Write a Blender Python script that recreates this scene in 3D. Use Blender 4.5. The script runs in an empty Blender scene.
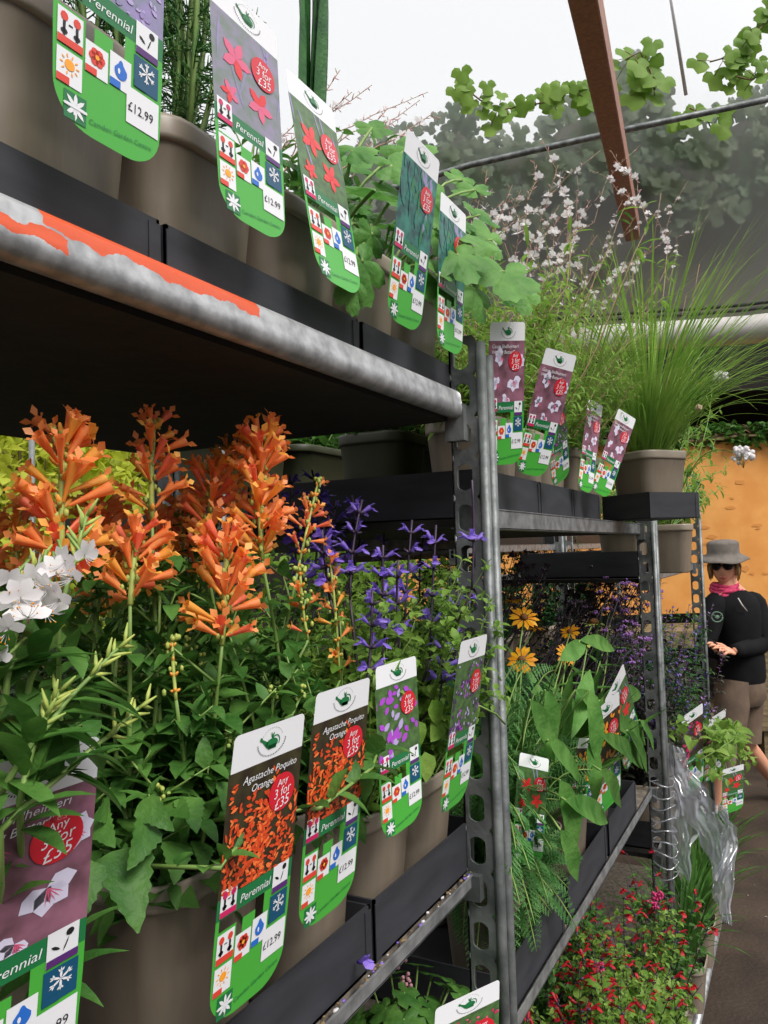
import bpy, bmesh, math, random
from mathutils import Vector, Matrix, noise
V = Vector
R = random.Random(7)
rnd = R.uniform
PI = math.pi
scene = bpy.context.scene
col = scene.collection

# ------------------------------------------------------------------ camera
F = 790.0; W_, H_ = 768, 1024
ROLL = math.radians(1.7)
VPX, VPY = 800 - 384, -(540 - 512)
_a = VPX * math.cos(ROLL) + VPY * math.sin(ROLL)
_b = -VPX * math.sin(ROLL) + VPY * math.cos(ROLL)
PITCH = math.atan(-_b / F)
YAW = math.atan(_a * math.cos(PITCH) / F)
EYE = V((0, 0, 1.6))
nh = V((-math.sin(YAW), math.cos(YAW), 0))      # level view direction
rh = V((math.cos(YAW), math.sin(YAW), 0))       # level right
nn = nh * math.cos(PITCH) + V((0, 0, 1)) * math.sin(PITCH)
uu = V((0, 0, 1)) * math.cos(PITCH) - nh * math.sin(PITCH)
cr = rh * math.cos(ROLL) - uu * math.sin(ROLL)
cu = uu * math.cos(ROLL) + rh * math.sin(ROLL)
def ray(px, py): return cr * (px - 384) + cu * (512 - py) + nn * F
def at_x(px, py, X):
    d = ray(px, py); return EYE + d * ((X - EYE.x) / d.x)
def at_d(px, py, D):
    d = ray(px, py); return EYE + d * (D / F)
def at_z(px, py, Z):
    d = ray(px, py); return EYE + d * ((Z - EYE.z) / d.z)
def at_y(px, py, Y):
    d = ray(px, py); return EYE + d * (Y / d.y)
def BG(r, f, z): return rh * r + nh * f + V((0, 0, z))   # a place by distance right / ahead / height
cam = bpy.data.cameras.new('camera'); camo = bpy.data.objects.new('camera', cam); col.objects.link(camo)
camo.matrix_world = Matrix(((cr.x, cu.x, -nn.x, 0), (cr.y, cu.y, -nn.y, 0), (cr.z, cu.z, -nn.z, 1.6), (0, 0, 0, 1)))
cam.sensor_fit = 'VERTICAL'; cam.sensor_height = 24; cam.lens = 24 * F / 1024; cam.clip_start = .02; cam.clip_end = 200
scene.camera = camo

# ------------------------------------------------------------------ materials
def lin(c):
    f = lambda v: v / 12.92 if v <= .04045 else ((v + .055) / 1.055) ** 2.4
    return (f(c[0] / 255), f(c[1] / 255), f(c[2] / 255), 1)
def mat(name, c, rough=.6, metal=0, c2=None, scale=20, bump=0, bscale=60, trans=0, spec=.5, detail=3, lo=.35, hi=.65, stretch=None, wet=None):
    m = bpy.data.materials.new(name); m.use_nodes = True; nt = m.node_tree; N = nt.nodes; L = nt.links
    b = N['Principled BSDF']; out = N['Material Output']
    b.inputs['Base Color'].default_value = lin(c); b.inputs['Roughness'].default_value = rough
    b.inputs['Metallic'].default_value = metal; b.inputs['Specular IOR Level'].default_value = spec
    tc = N.new('ShaderNodeTexCoord'); src = tc.outputs['Object']
    if stretch:
        mp = N.new('ShaderNodeMapping'); mp.inputs['Scale'].default_value = stretch; L.new(src, mp.inputs['Vector']); src = mp.outputs['Vector']
    colout = None
    if c2:
        nz = N.new('ShaderNodeTexNoise'); nz.inputs['Scale'].default_value = scale; nz.inputs['Detail'].default_value = detail
        L.new(src, nz.inputs['Vector'])
        r = N.new('ShaderNodeValToRGB'); r.color_ramp.elements[0].position = lo; r.color_ramp.elements[1].position = hi
        r.color_ramp.elements[0].color = lin(c); r.color_ramp.elements[1].color = lin(c2)
        L.new(nz.outputs['Fac'], r.inputs['Fac']); L.new(r.outputs['Color'], b.inputs['Base Color']); colout = r.outputs['Color']
    if bump:
        nb = N.new('ShaderNodeTexNoise'); nb.inputs['Scale'].default_value = bscale; nb.inputs['Detail'].default_value = 4
        L.new(src, nb.inputs['Vector'])
        bp = N.new('ShaderNodeBump'); bp.inputs['Strength'].default_value = bump; bp.inputs['Distance'].default_value = .01
        L.new(nb.outputs['Fac'], bp.inputs['Height']); L.new(bp.outputs['Normal'], b.inputs['Normal'])
    if trans:
        t = N.new('ShaderNodeBsdfTranslucent'); mx = N.new('ShaderNodeMixShader'); mx.inputs['Fac'].default_value = trans
        if colout: L.new(colout, t.inputs['Color'])
        else: t.inputs['Color'].default_value = lin(c)
        L.new(b.outputs['BSDF'], mx.inputs[1]); L.new(t.outputs['BSDF'], mx.inputs[2]); L.new(mx.outputs['Shader'], out.inputs['Surface'])
    return m
def leafmat(name, c, c2, trans=.35, scale=25, rough=.5): return mat(name, c, rough, c2=c2, scale=scale, trans=trans, spec=.3, bump=.25, bscale=140)
M = {}
M['galv'] = mat('galvanised_steel', (122, 124, 126), .42, .55, (164, 165, 166), 35, .12, 90, detail=5)
M['galvd'] = mat('weathered_steel', (84, 88, 88), .5, .45, (128, 131, 131), 22, .15, 70, detail=5)
M['board'] = mat('shade_black_plywood', (20, 19, 17), .85, 0, (34, 30, 24), 12, .1, 40)  # near black: the shade under the shelves is put into the board colour
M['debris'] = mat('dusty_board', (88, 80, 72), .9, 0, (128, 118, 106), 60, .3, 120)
M['black'] = mat('black_cardboard', (38, 39, 44), .62, 0, (50, 51, 57), 9, .05, 200, stretch=(1, 1, 5))
M['blackd'] = mat('black_plastic', (22, 22, 24), .5)
M['pot'] = mat('taupe_plastic', (116, 104, 90), .42, 0, (128, 116, 102), 14, .03, 120, stretch=(3, 3, .6))
M['potrim'] = mat('taupe_rim', (142, 130, 115), .4, 0, (152, 140, 126), 14)
M['potshade'] = mat('shade_toned_pot_plastic', (44, 46, 28), .5, 0, (54, 56, 34), 9)  # darkened pot colour that carries the shade of the back rows
M['soil'] = mat('soil', (38, 28, 20), .95, 0, (62, 46, 34), 90, .6, 120)
M['leaf'] = leafmat('fresh_leaf', (58, 104, 42), (92, 136, 60))
M['leafd'] = leafmat('deep_leaf', (38, 84, 44), (62, 112, 56), .3)
M['leafy'] = leafmat('lime_leaf', (102, 144, 52), (146, 178, 84), .45)
M['leafb'] = leafmat('broad_leaf', (72, 126, 52), (118, 168, 84), .4, 18)
M['leafp'] = leafmat('purple_leaf', (48, 46, 44), (72, 74, 60), .15)
M['fern'] = leafmat('feathery_leaf', (72, 128, 62), (110, 158, 92), .4)
M['sunleaf'] = leafmat('sunlit_tone_leaf', (168, 182, 42), (206, 210, 92), .5, 3)  # sunlight on green foliage, put into the leaf colour
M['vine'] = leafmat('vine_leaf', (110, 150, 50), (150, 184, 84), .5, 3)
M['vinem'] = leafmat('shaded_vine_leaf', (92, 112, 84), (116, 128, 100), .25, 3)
M['grass'] = leafmat('grass_blade', (112, 142, 66), (160, 178, 98), .4, 10)
M['sedge'] = leafmat('sedge_blade', (104, 148, 56), (150, 182, 84), .45, 10)
M['stem'] = mat('green_stem', (116, 148, 72), .5, 0, (138, 166, 90), 30, trans=.15)
M['stemd'] = mat('dark_stem', (54, 42, 48), .55)
M['stemr'] = mat('reddish_stem', (140, 110, 82), .55)
M['twig'] = mat('dry_twig', (118, 98, 66), .7)
M['orange'] = mat('orange_petal', (252, 142, 72), .5, 0, (255, 172, 104), 60, trans=.4)
M['orange2'] = mat('amber_petal', (255, 186, 84), .5, trans=.4)
M['coral'] = mat('coral_petal', (248, 128, 92), .5, trans=.35)
M['yellow'] = mat('yellow_petal', (250, 186, 30), .5, 0, (240, 150, 20), 60, trans=.35)
M['bud'] = mat('green_bud', (156, 178, 92), .5, 0, (188, 196, 96), 80, trans=.2)
M['white'] = mat('white_petal', (240, 236, 238), .5, trans=.4)
M['pinkw'] = mat('blush_petal', (226, 176, 184), .5, trans=.4)
M['cream'] = mat('cream_petal', (228, 208, 178), .6, trans=.3)
M['violet'] = mat('violet_petal', (132, 102, 212), .5, 0, (162, 134, 230), 60, trans=.4)
M['violetd'] = mat('dark_violet_petal', (94, 68, 168), .5, trans=.35)
M['calyx'] = mat('dark_calyx', (62, 46, 70), .55)
M['red'] = mat('crimson_petal', (168, 16, 46), .5, 0, (196, 30, 36), 40, trans=.3)
M['magenta'] = mat('magenta_petal', (206, 60, 120), .55, trans=.3)
M['lilac'] = mat('lilac_petal', (168, 120, 190), .6, trans=.3)
M['dusk'] = mat('dusky_floret', (82, 62, 84), .7)
M['cone'] = mat('brown_flower_cone', (92, 56, 24), .8, 0, (130, 82, 30), 200)
M['paper'] = mat('white_tag_plastic', (226, 226, 230), .35)
M['green'] = mat('tag_green', (70, 166, 58), .35)
M['dgreen'] = mat('tag_dark_green', (26, 112, 62), .35)
M['tagred'] = mat('tag_red', (204, 30, 48), .35)
M['iconred'] = mat('icon_red', (214, 66, 50), .4)
M['iconpink'] = mat('icon_pink', (196, 34, 96), .4)
M['iconblue'] = mat('icon_blue', (36, 104, 196), .4)
M['iconteal'] = mat('icon_teal', (14, 76, 108), .4)
M['iconpurple'] = mat('icon_purple', (84, 40, 110), .4)
M['iconsun'] = mat('icon_sun', (244, 160, 40), .4)
M['ink'] = mat('black_ink', (24, 24, 26), .5)
M['phdark'] = mat('photo_dark', (44, 34, 26), .35, 0, (62, 58, 34), 70)
M['phor'] = mat('photo_orange', (226, 84, 36), .35, 0, (190, 60, 30), 300)
M['phor2'] = mat('photo_light_orange', (240, 120, 60), .35)
M['phgreen'] = mat('photo_green', (82, 116, 62), .35, 0, (58, 84, 50), 90)
M['phpur'] = mat('photo_purple', (168, 74, 196), .35)
M['phlav'] = mat('photo_lavender', (176, 160, 206), .35)
M['phlav2'] = mat('photo_lilac', (150, 132, 186), .35, 0, (120, 130, 140), 60)
M['phpink'] = mat('photo_pink', (214, 92, 128), .35)
M['phred'] = mat('photo_red', (216, 44, 48), .35)
M['phgrey'] = mat('photo_grey_violet', (140, 130, 158), .35, 0, (110, 124, 112), 60)
M['phmauve'] = mat('photo_mauve', (98, 66, 76), .35, 0, (150, 100, 120), 40)
M['phwhite'] = mat('photo_white', (216, 210, 232), .35)
M['phteal'] = mat('photo_teal', (44, 128, 110), .35, 0, (20, 60, 66), 60)
M['phamber'] = mat('photo_amber', (236, 150, 46), .35)
M['timber'] = mat('red_brown_timber', (164, 116, 96), .6, 0, (138, 96, 84), 6, .1, 40, stretch=(8, 8, 1))
M['pallet'] = mat('weathered_timber', (132, 116, 84), .85, 0, (96, 82, 58), 8, .2, 40, stretch=(1, 1, 6))
M['ochre'] = mat('ochre_board', (226, 160, 84), .7, 0, (214, 142, 66), 5, .05, 20)
M['ochred'] = mat('orange_scuff', (206, 136, 66), .8)
M['gutter'] = mat('pale_plastic_pipe', (196, 192, 190), .5, 0, (176, 170, 166), 4)
M['floor'] = mat('wet_ground', (44, 35, 29), .6, 0, (66, 54, 44), 3.5, .35, 60, detail=8)
M['grit'] = mat('pale_grit', (150, 142, 130), .9)
M['skin'] = mat('skin', (214, 152, 122), .5)
M['lip'] = mat('lip', (176, 92, 84), .5)
M['shirt'] = mat('black_jersey', (13, 13, 15), .9, 0, (20, 20, 23), 12, .1, 30, spec=.2)
M['shorts'] = mat('khaki_cotton', (104, 86, 70), .85, 0, (84, 68, 56), 9, .35, 18)
M['hat'] = mat('grey_canvas', (110, 102, 95), .9, 0, (96, 90, 84), 30)
M['scarf'] = mat('raspberry_scarf', (168, 28, 74), .8, 0, (196, 60, 100), 40)
M['hair'] = mat('fair_hair', (150, 116, 76), .7)
M['lens'] = mat('black_lens', (10, 10, 12), .15)
M['hivis'] = mat('lime_plastic', (150, 230, 60), .5)
M['darkwall'] = mat('shed_gloom_wall', (44, 38, 32), .9, 0, (30, 26, 24), 5)  # brown-black: the darkness inside the shed opening is painted into the wall

def rail_paint():
    m = bpy.data.materials.new('galvanised_lip_with_orange_paint'); m.use_nodes = True; nt = m.node_tree; N = nt.nodes; L = nt.links
    b = N['Principled BSDF']; tc = N.new('ShaderNodeTexCoord'); sp = N.new('ShaderNodeSeparateXYZ'); L.new(tc.outputs['Object'], sp.inputs['Vector'])
    def math_(op, a, b_=None, v=None):
        n = N.new('ShaderNodeMath'); n.operation = op; L.new(a, n.inputs[0])
        if b_ is not None: L.new(b_, n.inputs[1])
        if v is not None: n.inputs[1].default_value = v
        return n.outputs[0]
    nz = N.new('ShaderNodeTexNoise'); nz.inputs['Scale'].default_value = 45; nz.inputs['Detail'].default_value = 6; L.new(tc.outputs['Object'], nz.inputs['Vector'])
    n0 = math_('SUBTRACT', nz.outputs['Fac'], v=.5)
    zz = math_('ADD', sp.outputs['Z'], math_('MULTIPLY', n0, v=.022))     # object z = 0 at the lip top
    up = math_('GREATER_THAN', zz, v=-.0115)
    yy = math_('ADD', sp.outputs['Y'], math_('MULTIPLY', n0, v=.02))
    a = math_('MULTIPLY', up, math_('MULTIPLY', math_('GREATER_THAN', yy, v=.325), math_('LESS_THAN', yy, v=.548)))
    low = math_('MULTIPLY', math_('LESS_THAN', zz, v=-.0135), math_('GREATER_THAN', zz, v=-.0235))
    c = math_('MULTIPLY', low, math_('LESS_THAN', yy, v=.345))
    msk = math_('MAXIMUM', a, c)
    n2 = N.new('ShaderNodeTexNoise'); n2.inputs['Scale'].default_value = 60; n2.inputs['Detail'].default_value = 5; L.new(tc.outputs['Object'], n2.inputs['Vector'])
    r = N.new('ShaderNodeValToRGB'); r.color_ramp.elements[0].color = lin((146, 146, 148)); r.color_ramp.elements[1].color = lin((186, 186, 188))
    r.color_ramp.elements[0].position = .35; r.color_ramp.elements[1].position = .65; L.new(n2.outputs['Fac'], r.inputs['Fac'])
    mx = N.new('ShaderNodeMix'); mx.data_type = 'RGBA'; L.new(msk, mx.inputs['Factor']); L.new(r.outputs['Color'], mx.inputs[6]); mx.inputs[7].default_value = lin((204, 78, 34))
    L.new(mx.outputs[2], b.inputs['Base Color'])
    inv = math_('SUBTRACT', msk, v=1); inv = math_('MULTIPLY', inv, v=-.45); L.new(inv, b.inputs['Metallic']); b.inputs['Roughness'].default_value = .42
    bp = N.new('ShaderNodeBump'); bp.inputs['Strength'].default_value = .25; bp.inputs['Distance'].default_value = .004; L.new(n2.outputs['Fac'], bp.inputs['Height']); L.new(bp.outputs['Normal'], b.inputs['Normal'])
    return m
M['lip_paint'] = rail_paint()
def film_mat(name, tint, transp, gloss):
    m = bpy.data.materials.new(name); m.use_nodes = True; nt = m.node_tree; N = nt.nodes; L = nt.links
    out = N['Material Output']; N.remove(N['Principled BSDF'])
    t = N.new('ShaderNodeBsdfTransparent'); d = N.new('ShaderNodeBsdfTranslucent'); d.inputs['Color'].default_value = lin(tint)
    g = N.new('ShaderNodeBsdfGlossy'); g.inputs['Roughness'].default_value = .15; g.inputs['Color'].default_value = (.9, .9, .9, 1)
    m1 = N.new('ShaderNodeMixShader'); m1.inputs['Fac'].default_value = 1 - transp; L.new(t.outputs[0], m1.inputs[1]); L.new(d.outputs[0], m1.inputs[2])
    m2 = N.new('ShaderNodeMixShader'); m2.inputs['Fac'].default_value = gloss; L.new(m1.outputs[0], m2.inputs[1]); L.new(g.outputs[0], m2.inputs[2])
    L.new(m2.outputs[0], out.inputs['Surface']); return m
M['film'] = film_mat('polytunnel_film', (225, 225, 228), .62, .03)
M['wrap'] = film_mat('crinkled_cling_wrap', (225, 228, 240), .5, .24)

# ------------------------------------------------------------------ mesh builder
class MB:
    def __init__(s): s.v = []; s.f = []; s.m = []
    def add(s, vs, fs, m=0):
        o = len(s.v); s.v.extend(vs)
        for f in fs: s.f.append(tuple(i + o for i in f)); s.m.append(m)
    def box(s, x0, x1, y0, y1, z0, z1, m=0, T=None):
        vs = [V((x, y, z)) for z in (z0, z1) for y in (y0, y1) for x in (x0, x1)]
        if T: vs = [T @ v for v in vs]
        s.add(vs, [(0, 2, 3, 1), (4, 5, 7, 6), (0, 1, 5, 4), (2, 6, 7, 3), (0, 4, 6, 2), (1, 3, 7, 5)], m)
    def tube(s, pts, rad, n=6, m=0, cap=True):
        k = len(pts); rs = rad if isinstance(rad, (list, tuple)) else [rad] * k
        vs = []; prev = None
        for i, p in enumerate(pts):
            t = (pts[min(i + 1, k - 1)] - pts[max(i - 1, 0)])
            if t.length < 1e-9: t = V((0, 0, 1))
            t.normalize()
            if prev is None: a = t.orthogonal().normalized()
            else:
                a = prev - t * prev.dot(t); a = a.normalized() if a.length > 1e-6 else t.orthogonal().normalized()
            prev = a; b = t.cross(a)
            for j in range(n):
                an = 2 * PI * j / n; vs.append(p + (a * math.cos(an) + b * math.sin(an)) * rs[i])
        fs = [(i * n + j, i * n + (j + 1) % n, (i + 1) * n + (j + 1) % n, (i + 1) * n + j) for i in range(k - 1) for j in range(n)]
        if cap: fs += [tuple(range(n))[::-1], tuple((k - 1) * n + j for j in range(n))]
        s.add(vs, fs, m)
    def ball(s, c, r, m=0, n=6, k=4, sc=(1, 1, 1), T=None):
        vs = [V((0, 0, -1))]
        for i in range(1, k):
            a = PI * i / k
            for j in range(n):
                b = 2 * PI * j / n; vs.append(V((math.sin(a) * math.cos(b), math.sin(a) * math.sin(b), -math.cos(a))))
        vs.append(V((0, 0, 1)))
        vs = [V((v.x * sc[0], v.y * sc[1], v.z * sc[2])) * r for v in vs]
        if T: vs = [T @ v for v in vs]
        vs = [v + c for v in vs]
        fs = [(0, 1 + (j + 1) % n, 1 + j) for j in range(n)]
        for i in range(k - 2):
            for j in range(n):
                a = 1 + i * n + j; b = 1 + i * n + (j + 1) % n; fs.append((a, b, b + n, a + n))
        e = len(vs) - 1
        fs += [(e - n + j, e - n + (j + 1) % n, e) for j in range(n)]
        s.add(vs, fs, m)
    def poly(s, pts, m=0): s.add(list(pts), [tuple(range(len(pts)))], m)
    def build(s, name, mats, parent=None, smooth=True, origin=None):
        me = bpy.data.meshes.new(name)
        root = parent
        while root is not None and root.parent is not None: root = root.parent
        off = LOC.get(root.name, V()) if root is not None else (V(origin) if origin is not None else V())
        me.from_pydata([(v.x - off.x, v.y - off.y, v.z - off.z) for v in s.v], [], s.f)
        for mm in (mats if isinstance(mats, (list, tuple)) else [mats]): me.materials.append(M[mm])
        me.polygons.foreach_set('material_index', s.m)
        if smooth: me.polygons.foreach_set('use_smooth', [True] * len(s.f))
        me.update()
        o = bpy.data.objects.new(name, me); col.objects.link(o)
        if parent is not None: o.parent = parent
        else: o.location = off
        return o
LOC = {}
def thing(name, label, cat, loc=(0, 0, 0), group=None):
    o = bpy.data.objects.new(name, None); col.objects.link(o); o.location = loc; LOC[o.name] = V(loc)
    o.empty_display_size = .05
    o['label'] = label; o['category'] = cat
    if group: o['group'] = group
    return o
def copy_tree(o, parent=None):
    c = o.copy(); col.objects.link(c)
    if parent is not None: c.parent = parent
    for ch in list(o.children): copy_tree(ch, c)
    return c
def tag(o, label, cat, group=None):
    o['label'] = label; o['category'] = cat
    if group: o['group'] = group
    return o
def struct(o): o['kind'] = 'structure'; return o

# ------------------------------------------------------------------ leaves, stems, flowers
def perp(d):
    n = V((0, 0, 1)) - d * d.z
    return n.normalized() if n.length > .05 else d.orthogonal().normalized()
PROF = {
    'ovate': lambda t: math.sin(PI * min(1, t ** .62)) ** .8 if t < 1 else 0,
    'lance': lambda t: math.sin(PI * t ** .8) ** .9 if t < 1 else 0,
    'strap': lambda t: (min(1, t * 6 + .5)) * (1 - t ** 4),
    'petal': lambda t: math.sin(PI * min(1, t ** 1.5 * .92 + .04)),
    'round': lambda t: math.sin(PI * t) ** .5 if 0 < t < 1 else 0,
    'heart': lambda t: min(1, t * 7 + .25) * (1 - t) ** .75,
    'spat': lambda t: math.sin(PI * (t ** 1.7)) if t < 1 else 0,
}
def leaf(mb, p, d, L, W, prof='ovate', segs=5, droop=.5, fold=.3, teeth=0, m=0, n=None, twist=0, wav=0):
    d = d.normalized(); nrm = n if n is not None else perp(d)
    if twist: nrm = Matrix.Rotation(twist, 3, d) @ nrm
    side = d.cross(nrm).normalized(); pf = PROF[prof]
    vs = []; pos = p.copy(); cur = d.copy(); st = L / segs
    ax = side
    for i in range(segs + 1):
        t = i / segs
        w = W * .5 * max(.03, pf(t))
        if teeth: w *= (1 + teeth * (.5 if i % 2 else -.5))
        q = Matrix.Rotation(-droop * t, 3, ax)
        nn_ = q @ nrm
        wv = nn_ * (math.sin(t * 9 + p.x * 99) * wav * w) if wav else V((0, 0, 0))
        vs += [pos + side * w + nn_ * fold * w + wv, pos.copy(), pos - side * w + nn_ * fold * w - wv]
        cur = q @ d; pos = pos + cur * st
    fs = []
    for i in range(segs):
        a = i * 3; fs += [(a, a + 1, a + 4, a + 3), (a + 1, a + 2, a + 5, a + 4)]
    mb.add(vs, fs, m)
def lobed(mb, c, nrm, up, Rr, lobes=5, m=0, cup=.15, seg=8):
    """palmate leaf: centre at the stalk, lobed toothed outline"""
    nrm = nrm.normalized(); up = (up - nrm * up.dot(nrm)).normalized(); sd = up.cross(nrm)
    K = lobes * seg; vs = [c.copy()]
    for ring in (.5, 1):
        for k in range(K + 1):
            u = k / K; an = (u - .5) * 2 * PI * .92
            lob = abs(math.cos((u * lobes) * PI - PI / 2))
            r = Rr * (.62 + .38 * lob ** .7) * (.78 + .22 * math.cos(an)) * (1 + (.05 if k % 2 else -.03))
            rr = r * ring
            vein = (lob - .5) * .08 * Rr * ring
            vs.append(c + (up * math.cos(an) + sd * math.sin(an)) * rr - nrm * (cup * rr * ring - vein))
    fs = [(0, 1 + k, 2 + k) for k in range(K)]
    fs += [(1 + k, 2 + K + k, 3 + K + k, 2 + k) for k in range(K)]
    mb.add(vs, fs, m)
def path(a, b, bow=.1, n=7, wob=0, side=None):
    mid = b - a; L = mid.length
    sd = side if side is not None else V((rnd(-1, 1), rnd(-1, 1), rnd(0, .3)))
    w = [V((rnd(-1, 1), rnd(-1, 1), rnd(-1, 1))) * wob * L for _ in range(n + 1)]
    w[0] = V(); w[-1] = V()
    return [a + mid * (i / n) + sd * (bow * L * math.sin(PI * i / n)) + w[i] for i in range(n + 1)]
def along(pts, t):
    k = len(pts) - 1; x = min(max(t, 0), .9999) * k; i = int(x); return pts[i].lerp(pts[i + 1], x - i), (pts[i + 1] - pts[i]).normalized()
def outdir(t, an, lift):
    a = t.orthogonal().normalized(); a = Matrix.Rotation(an, 3, t) @ a
    return (a * math.cos(lift) + t * math.sin(lift)).normalized()
def grow(S, Lf, pts, r0, nodes, L, W, prof='ovate', teeth=0, t0=.12, t1=.97, lift=.5, droop=.7, segs=5, shoots=0, m=0, fold=.3, per=2, taper=.45, sm=0, sides=5):
    k = len(pts) - 1
    if S is not None: S.tube(pts, [r0 * (1 - .6 * i / k) for i in range(k + 1)], sides, sm)
    ph = rnd(0, 6)
    for i in range(nodes):
        t = t0 + (t1 - t0) * i / max(1, nodes - 1); p, d = along(pts, t); ph += PI / 2 + rnd(-.3, .3)
        s = (1 - taper * t) * rnd(.75, 1.15)
        for q in range(per):
            an = ph + q * 2 * PI / per
            ld = outdir(d, an, lift + rnd(-.2, .2))
            leaf(Lf, p, ld, L * s, W * s, prof, segs, droop * rnd(.5, 1.4), fold, teeth, m, twist=rnd(-.3, .3))
            if shoots and rnd(0, 1) < shoots:
                sd = outdir(d, an, .7); e = p + sd * L * rnd(.5, 1.1)
                if S is not None: S.tube([p, e], [r0 * .4, r0 * .25], 4, sm)
                for z in range(5):
                    leaf(Lf, p.lerp(e, .5 + z * .13), outdir(sd, z * 2.4, .5), L * .5 * rnd(.6, 1), W * .45 * rnd(.6, 1), prof, 4, droop * .6, fold, 0, m)
def trumpet(mb, p, d, L, r, m=0, ml=None, lobes=4, curl=.2):
    """tubular floret with flared lobes"""
    d = d.normalized(); a = d.orthogonal().normalized(); a = Matrix.Rotation(rnd(0, 6), 3, d) @ a; b = d.cross(a)
    up = V((0, 0, 1)); pts = []; n = 6
    for i in range(4):
        t = i / 3; pts.append(p + d * L * t + up * (-curl * L * .25 * (t * t)))
    mb.tube(pts, [r * .35, r * .55, r * .95, r * 1.35], n, m, cap=False)
    e = pts[-1]; dd = (pts[-1] - pts[-2]).normalized()
    for k in range(lobes):
        an = 2 * PI * k / lobes + rnd(-.2, .2); o = (a * math.cos(an) + b * math.sin(an))
        leaf(mb, e + o * r * .9 - dd * r * .4, (o * .75 + dd * .8), r * rnd(2., 3.2), r * 1.9, 'round', 2, .5, .2, 0, ml if ml is not None else m, n=dd)
def orange_spike(mb, pts, fL, r, whorls, per, dens=1, front=None):
    """agastache style spike: materials 0 orange 1 amber 2 coral 3 bud"""
    mb.tube(pts, [.0026 if dens > .8 else .0016] * (len(pts) - 1) + [.001], 5, 3)
    for w in range(whorls):
        t = (w + .5) / whorls; p, d = along(pts, t)
        env = (.8 + .5 * math.sin(PI * (t * .8 + .2)))
        for q in range(per):
            an = q * 2 * PI / per + w * .9 + rnd(-.25, .25)
            lift = rnd(.25, .95) + .25 * t
            o = outdir(d, an, lift)
            x = R.random()
            if x < .68 * dens:
                trumpet(mb, p + o * .006, o, fL * env * rnd(.7, 1.15), r * rnd(.8, 1.2), R.choice((0, 0, 0, 2, 1)), R.choice((0, 0, 1)))
            elif x < .82:
                e = p + o * fL * rnd(.4, .6); mb.tube([p, p.lerp(e, .6), e], [r * .3, r * .7, r * .35], 5, 1)
            if rnd(0, 1) < .55: mb.ball(p + o * rnd(.004, .011) + V((0, 0, rnd(-.004, .004))), rnd(.0014, .0026), 3, 5, 3, (1, 1, 1.5))
    p, d = along(pts, 1)
    for q in range(6): mb.ball(p + V((rnd(-1, 1), rnd(-1, 1), rnd(-.5, 1))) * .004, .0028, 3, 5, 3)
def sage_flower(mb, p, d, s, m=0, mc=1):
    """two-lipped flower"""
    d = d.normalized(); up = perp(d)
    mb.tube([p, p + d * s * .25], [s * .07, s * .09], 5, mc)
    e = p + d * s * .62 + up * s * .08
    mb.tube([p + d * s * .2, p + d * s * .42 + up * s * .05, e], [s * .06, s * .1, s * .13], 6, m, cap=False)
    leaf(mb, e - d * s * .05, d + up * .5, s * .36, s * .22, 'round', 3, .9, .5, 0, m)
    sd = d.cross(up)
    leaf(mb, e - up * s * .05, d * .8 - up * .7, s * .42, s * .42, 'round', 3, .5, -.2, 0, m, n=(d * .5 + up).normalized())
    for q in (-1, 1): leaf(mb, e - up * s * .03, d * .6 - up * .5 + sd * q * .9, s * .3, s * .2, 'round', 2, .4, -.1, 0, m, n=(d * .5 + up).normalized())
def sage_spike(mb, pts, whorls, s, m=0, mc=1, per=3, t0=.2):
    mb.tube(pts, [.0016] * len(pts), 4, mc)
    for w in range(whorls):
        t = t0 + (1 - t0) * (w + .3) / whorls; p, d = along(pts, t)
        for q in range(per):
            an = q * 2 * PI / per + w * 1.3 + rnd(-.4, .4)
            o = outdir(d, an, rnd(.1, .7))
            if rnd(0, 1) < .8: sage_flower(mb, p, o, s * rnd(.8, 1.15) * (1 - .25 * t), m, mc)
            else: mb.tube([p, p + o * s * .3], [s * .07, s * .04], 5, mc)
def gaura_flower(mb, p, d, s, m=0, mp=1, ms=2):
    d = d.normalized(); a = d.orthogonal().normalized(); b = d.cross(a)
    for k in range(4):
        an = (-.5 + k * .62) ; o = (Matrix.Rotation(an * 1.5 - .6, 3, d) @ perp(d))
        leaf(mb, p, o + d * .3, s, s * .62, 'petal', 4, .4, .15, 0, m, n=d)
    for k in range(7):
        o = (d + V((rnd(-1, 1), rnd(-1, 1), rnd(-1.2, .2))) * .45).normalized(); e = p + o * s * rnd(.8, 1.15)
        mb.tube([p, p.lerp(e, .5) - V((0, 0, s * .06)), e], s * .015, 3, m); mb.ball(e, s * .045, ms, 4, 3)
    mb.tube([p - d * s * .5, p], [s * .04, s * .07], 5, mp)
def daisy(mb, p, d, r, n=14, m=0, mc=1, droop=.3, cone=.3):
    d = d.normalized(); a = d.orthogonal().normalized()
    for k in range(n):
        o = Matrix.Rotation(2 * PI * k / n + rnd(-.1, .1), 3, d) @ a
        leaf(mb, p + o * r * .22, o + d * rnd(-.1, .25), r * rnd(.75, .95), r * .34, 'petal', 3, droop, .15, 0, m, n=d)
    T = d.to_track_quat('Z', 'Y').to_matrix()
    mb.ball(p + d * r * .08, r * cone, mc, 8, 5, (1, 1, .8), T)
def umbel(mb, p, r, n, m=0, fl=.004, ms=1, flat=.5):
    for k in range(n):
        o = V((rnd(-1, 1), rnd(-1, 1), rnd(-.4, 1) * flat)); o = o.normalized() * rnd(.3, 1)
        c = p + V((o.x * r, o.y * r, o.z * r)); mb.ball(c, fl * rnd(.7, 1.2), m, 5, 3)
    for k in range(5): mb.tube([p - V((0, 0, r * 1.2)), p + V((rnd(-1, 1), rnd(-1, 1), 0)) * r * .7], .0007, 3, ms)
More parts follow.
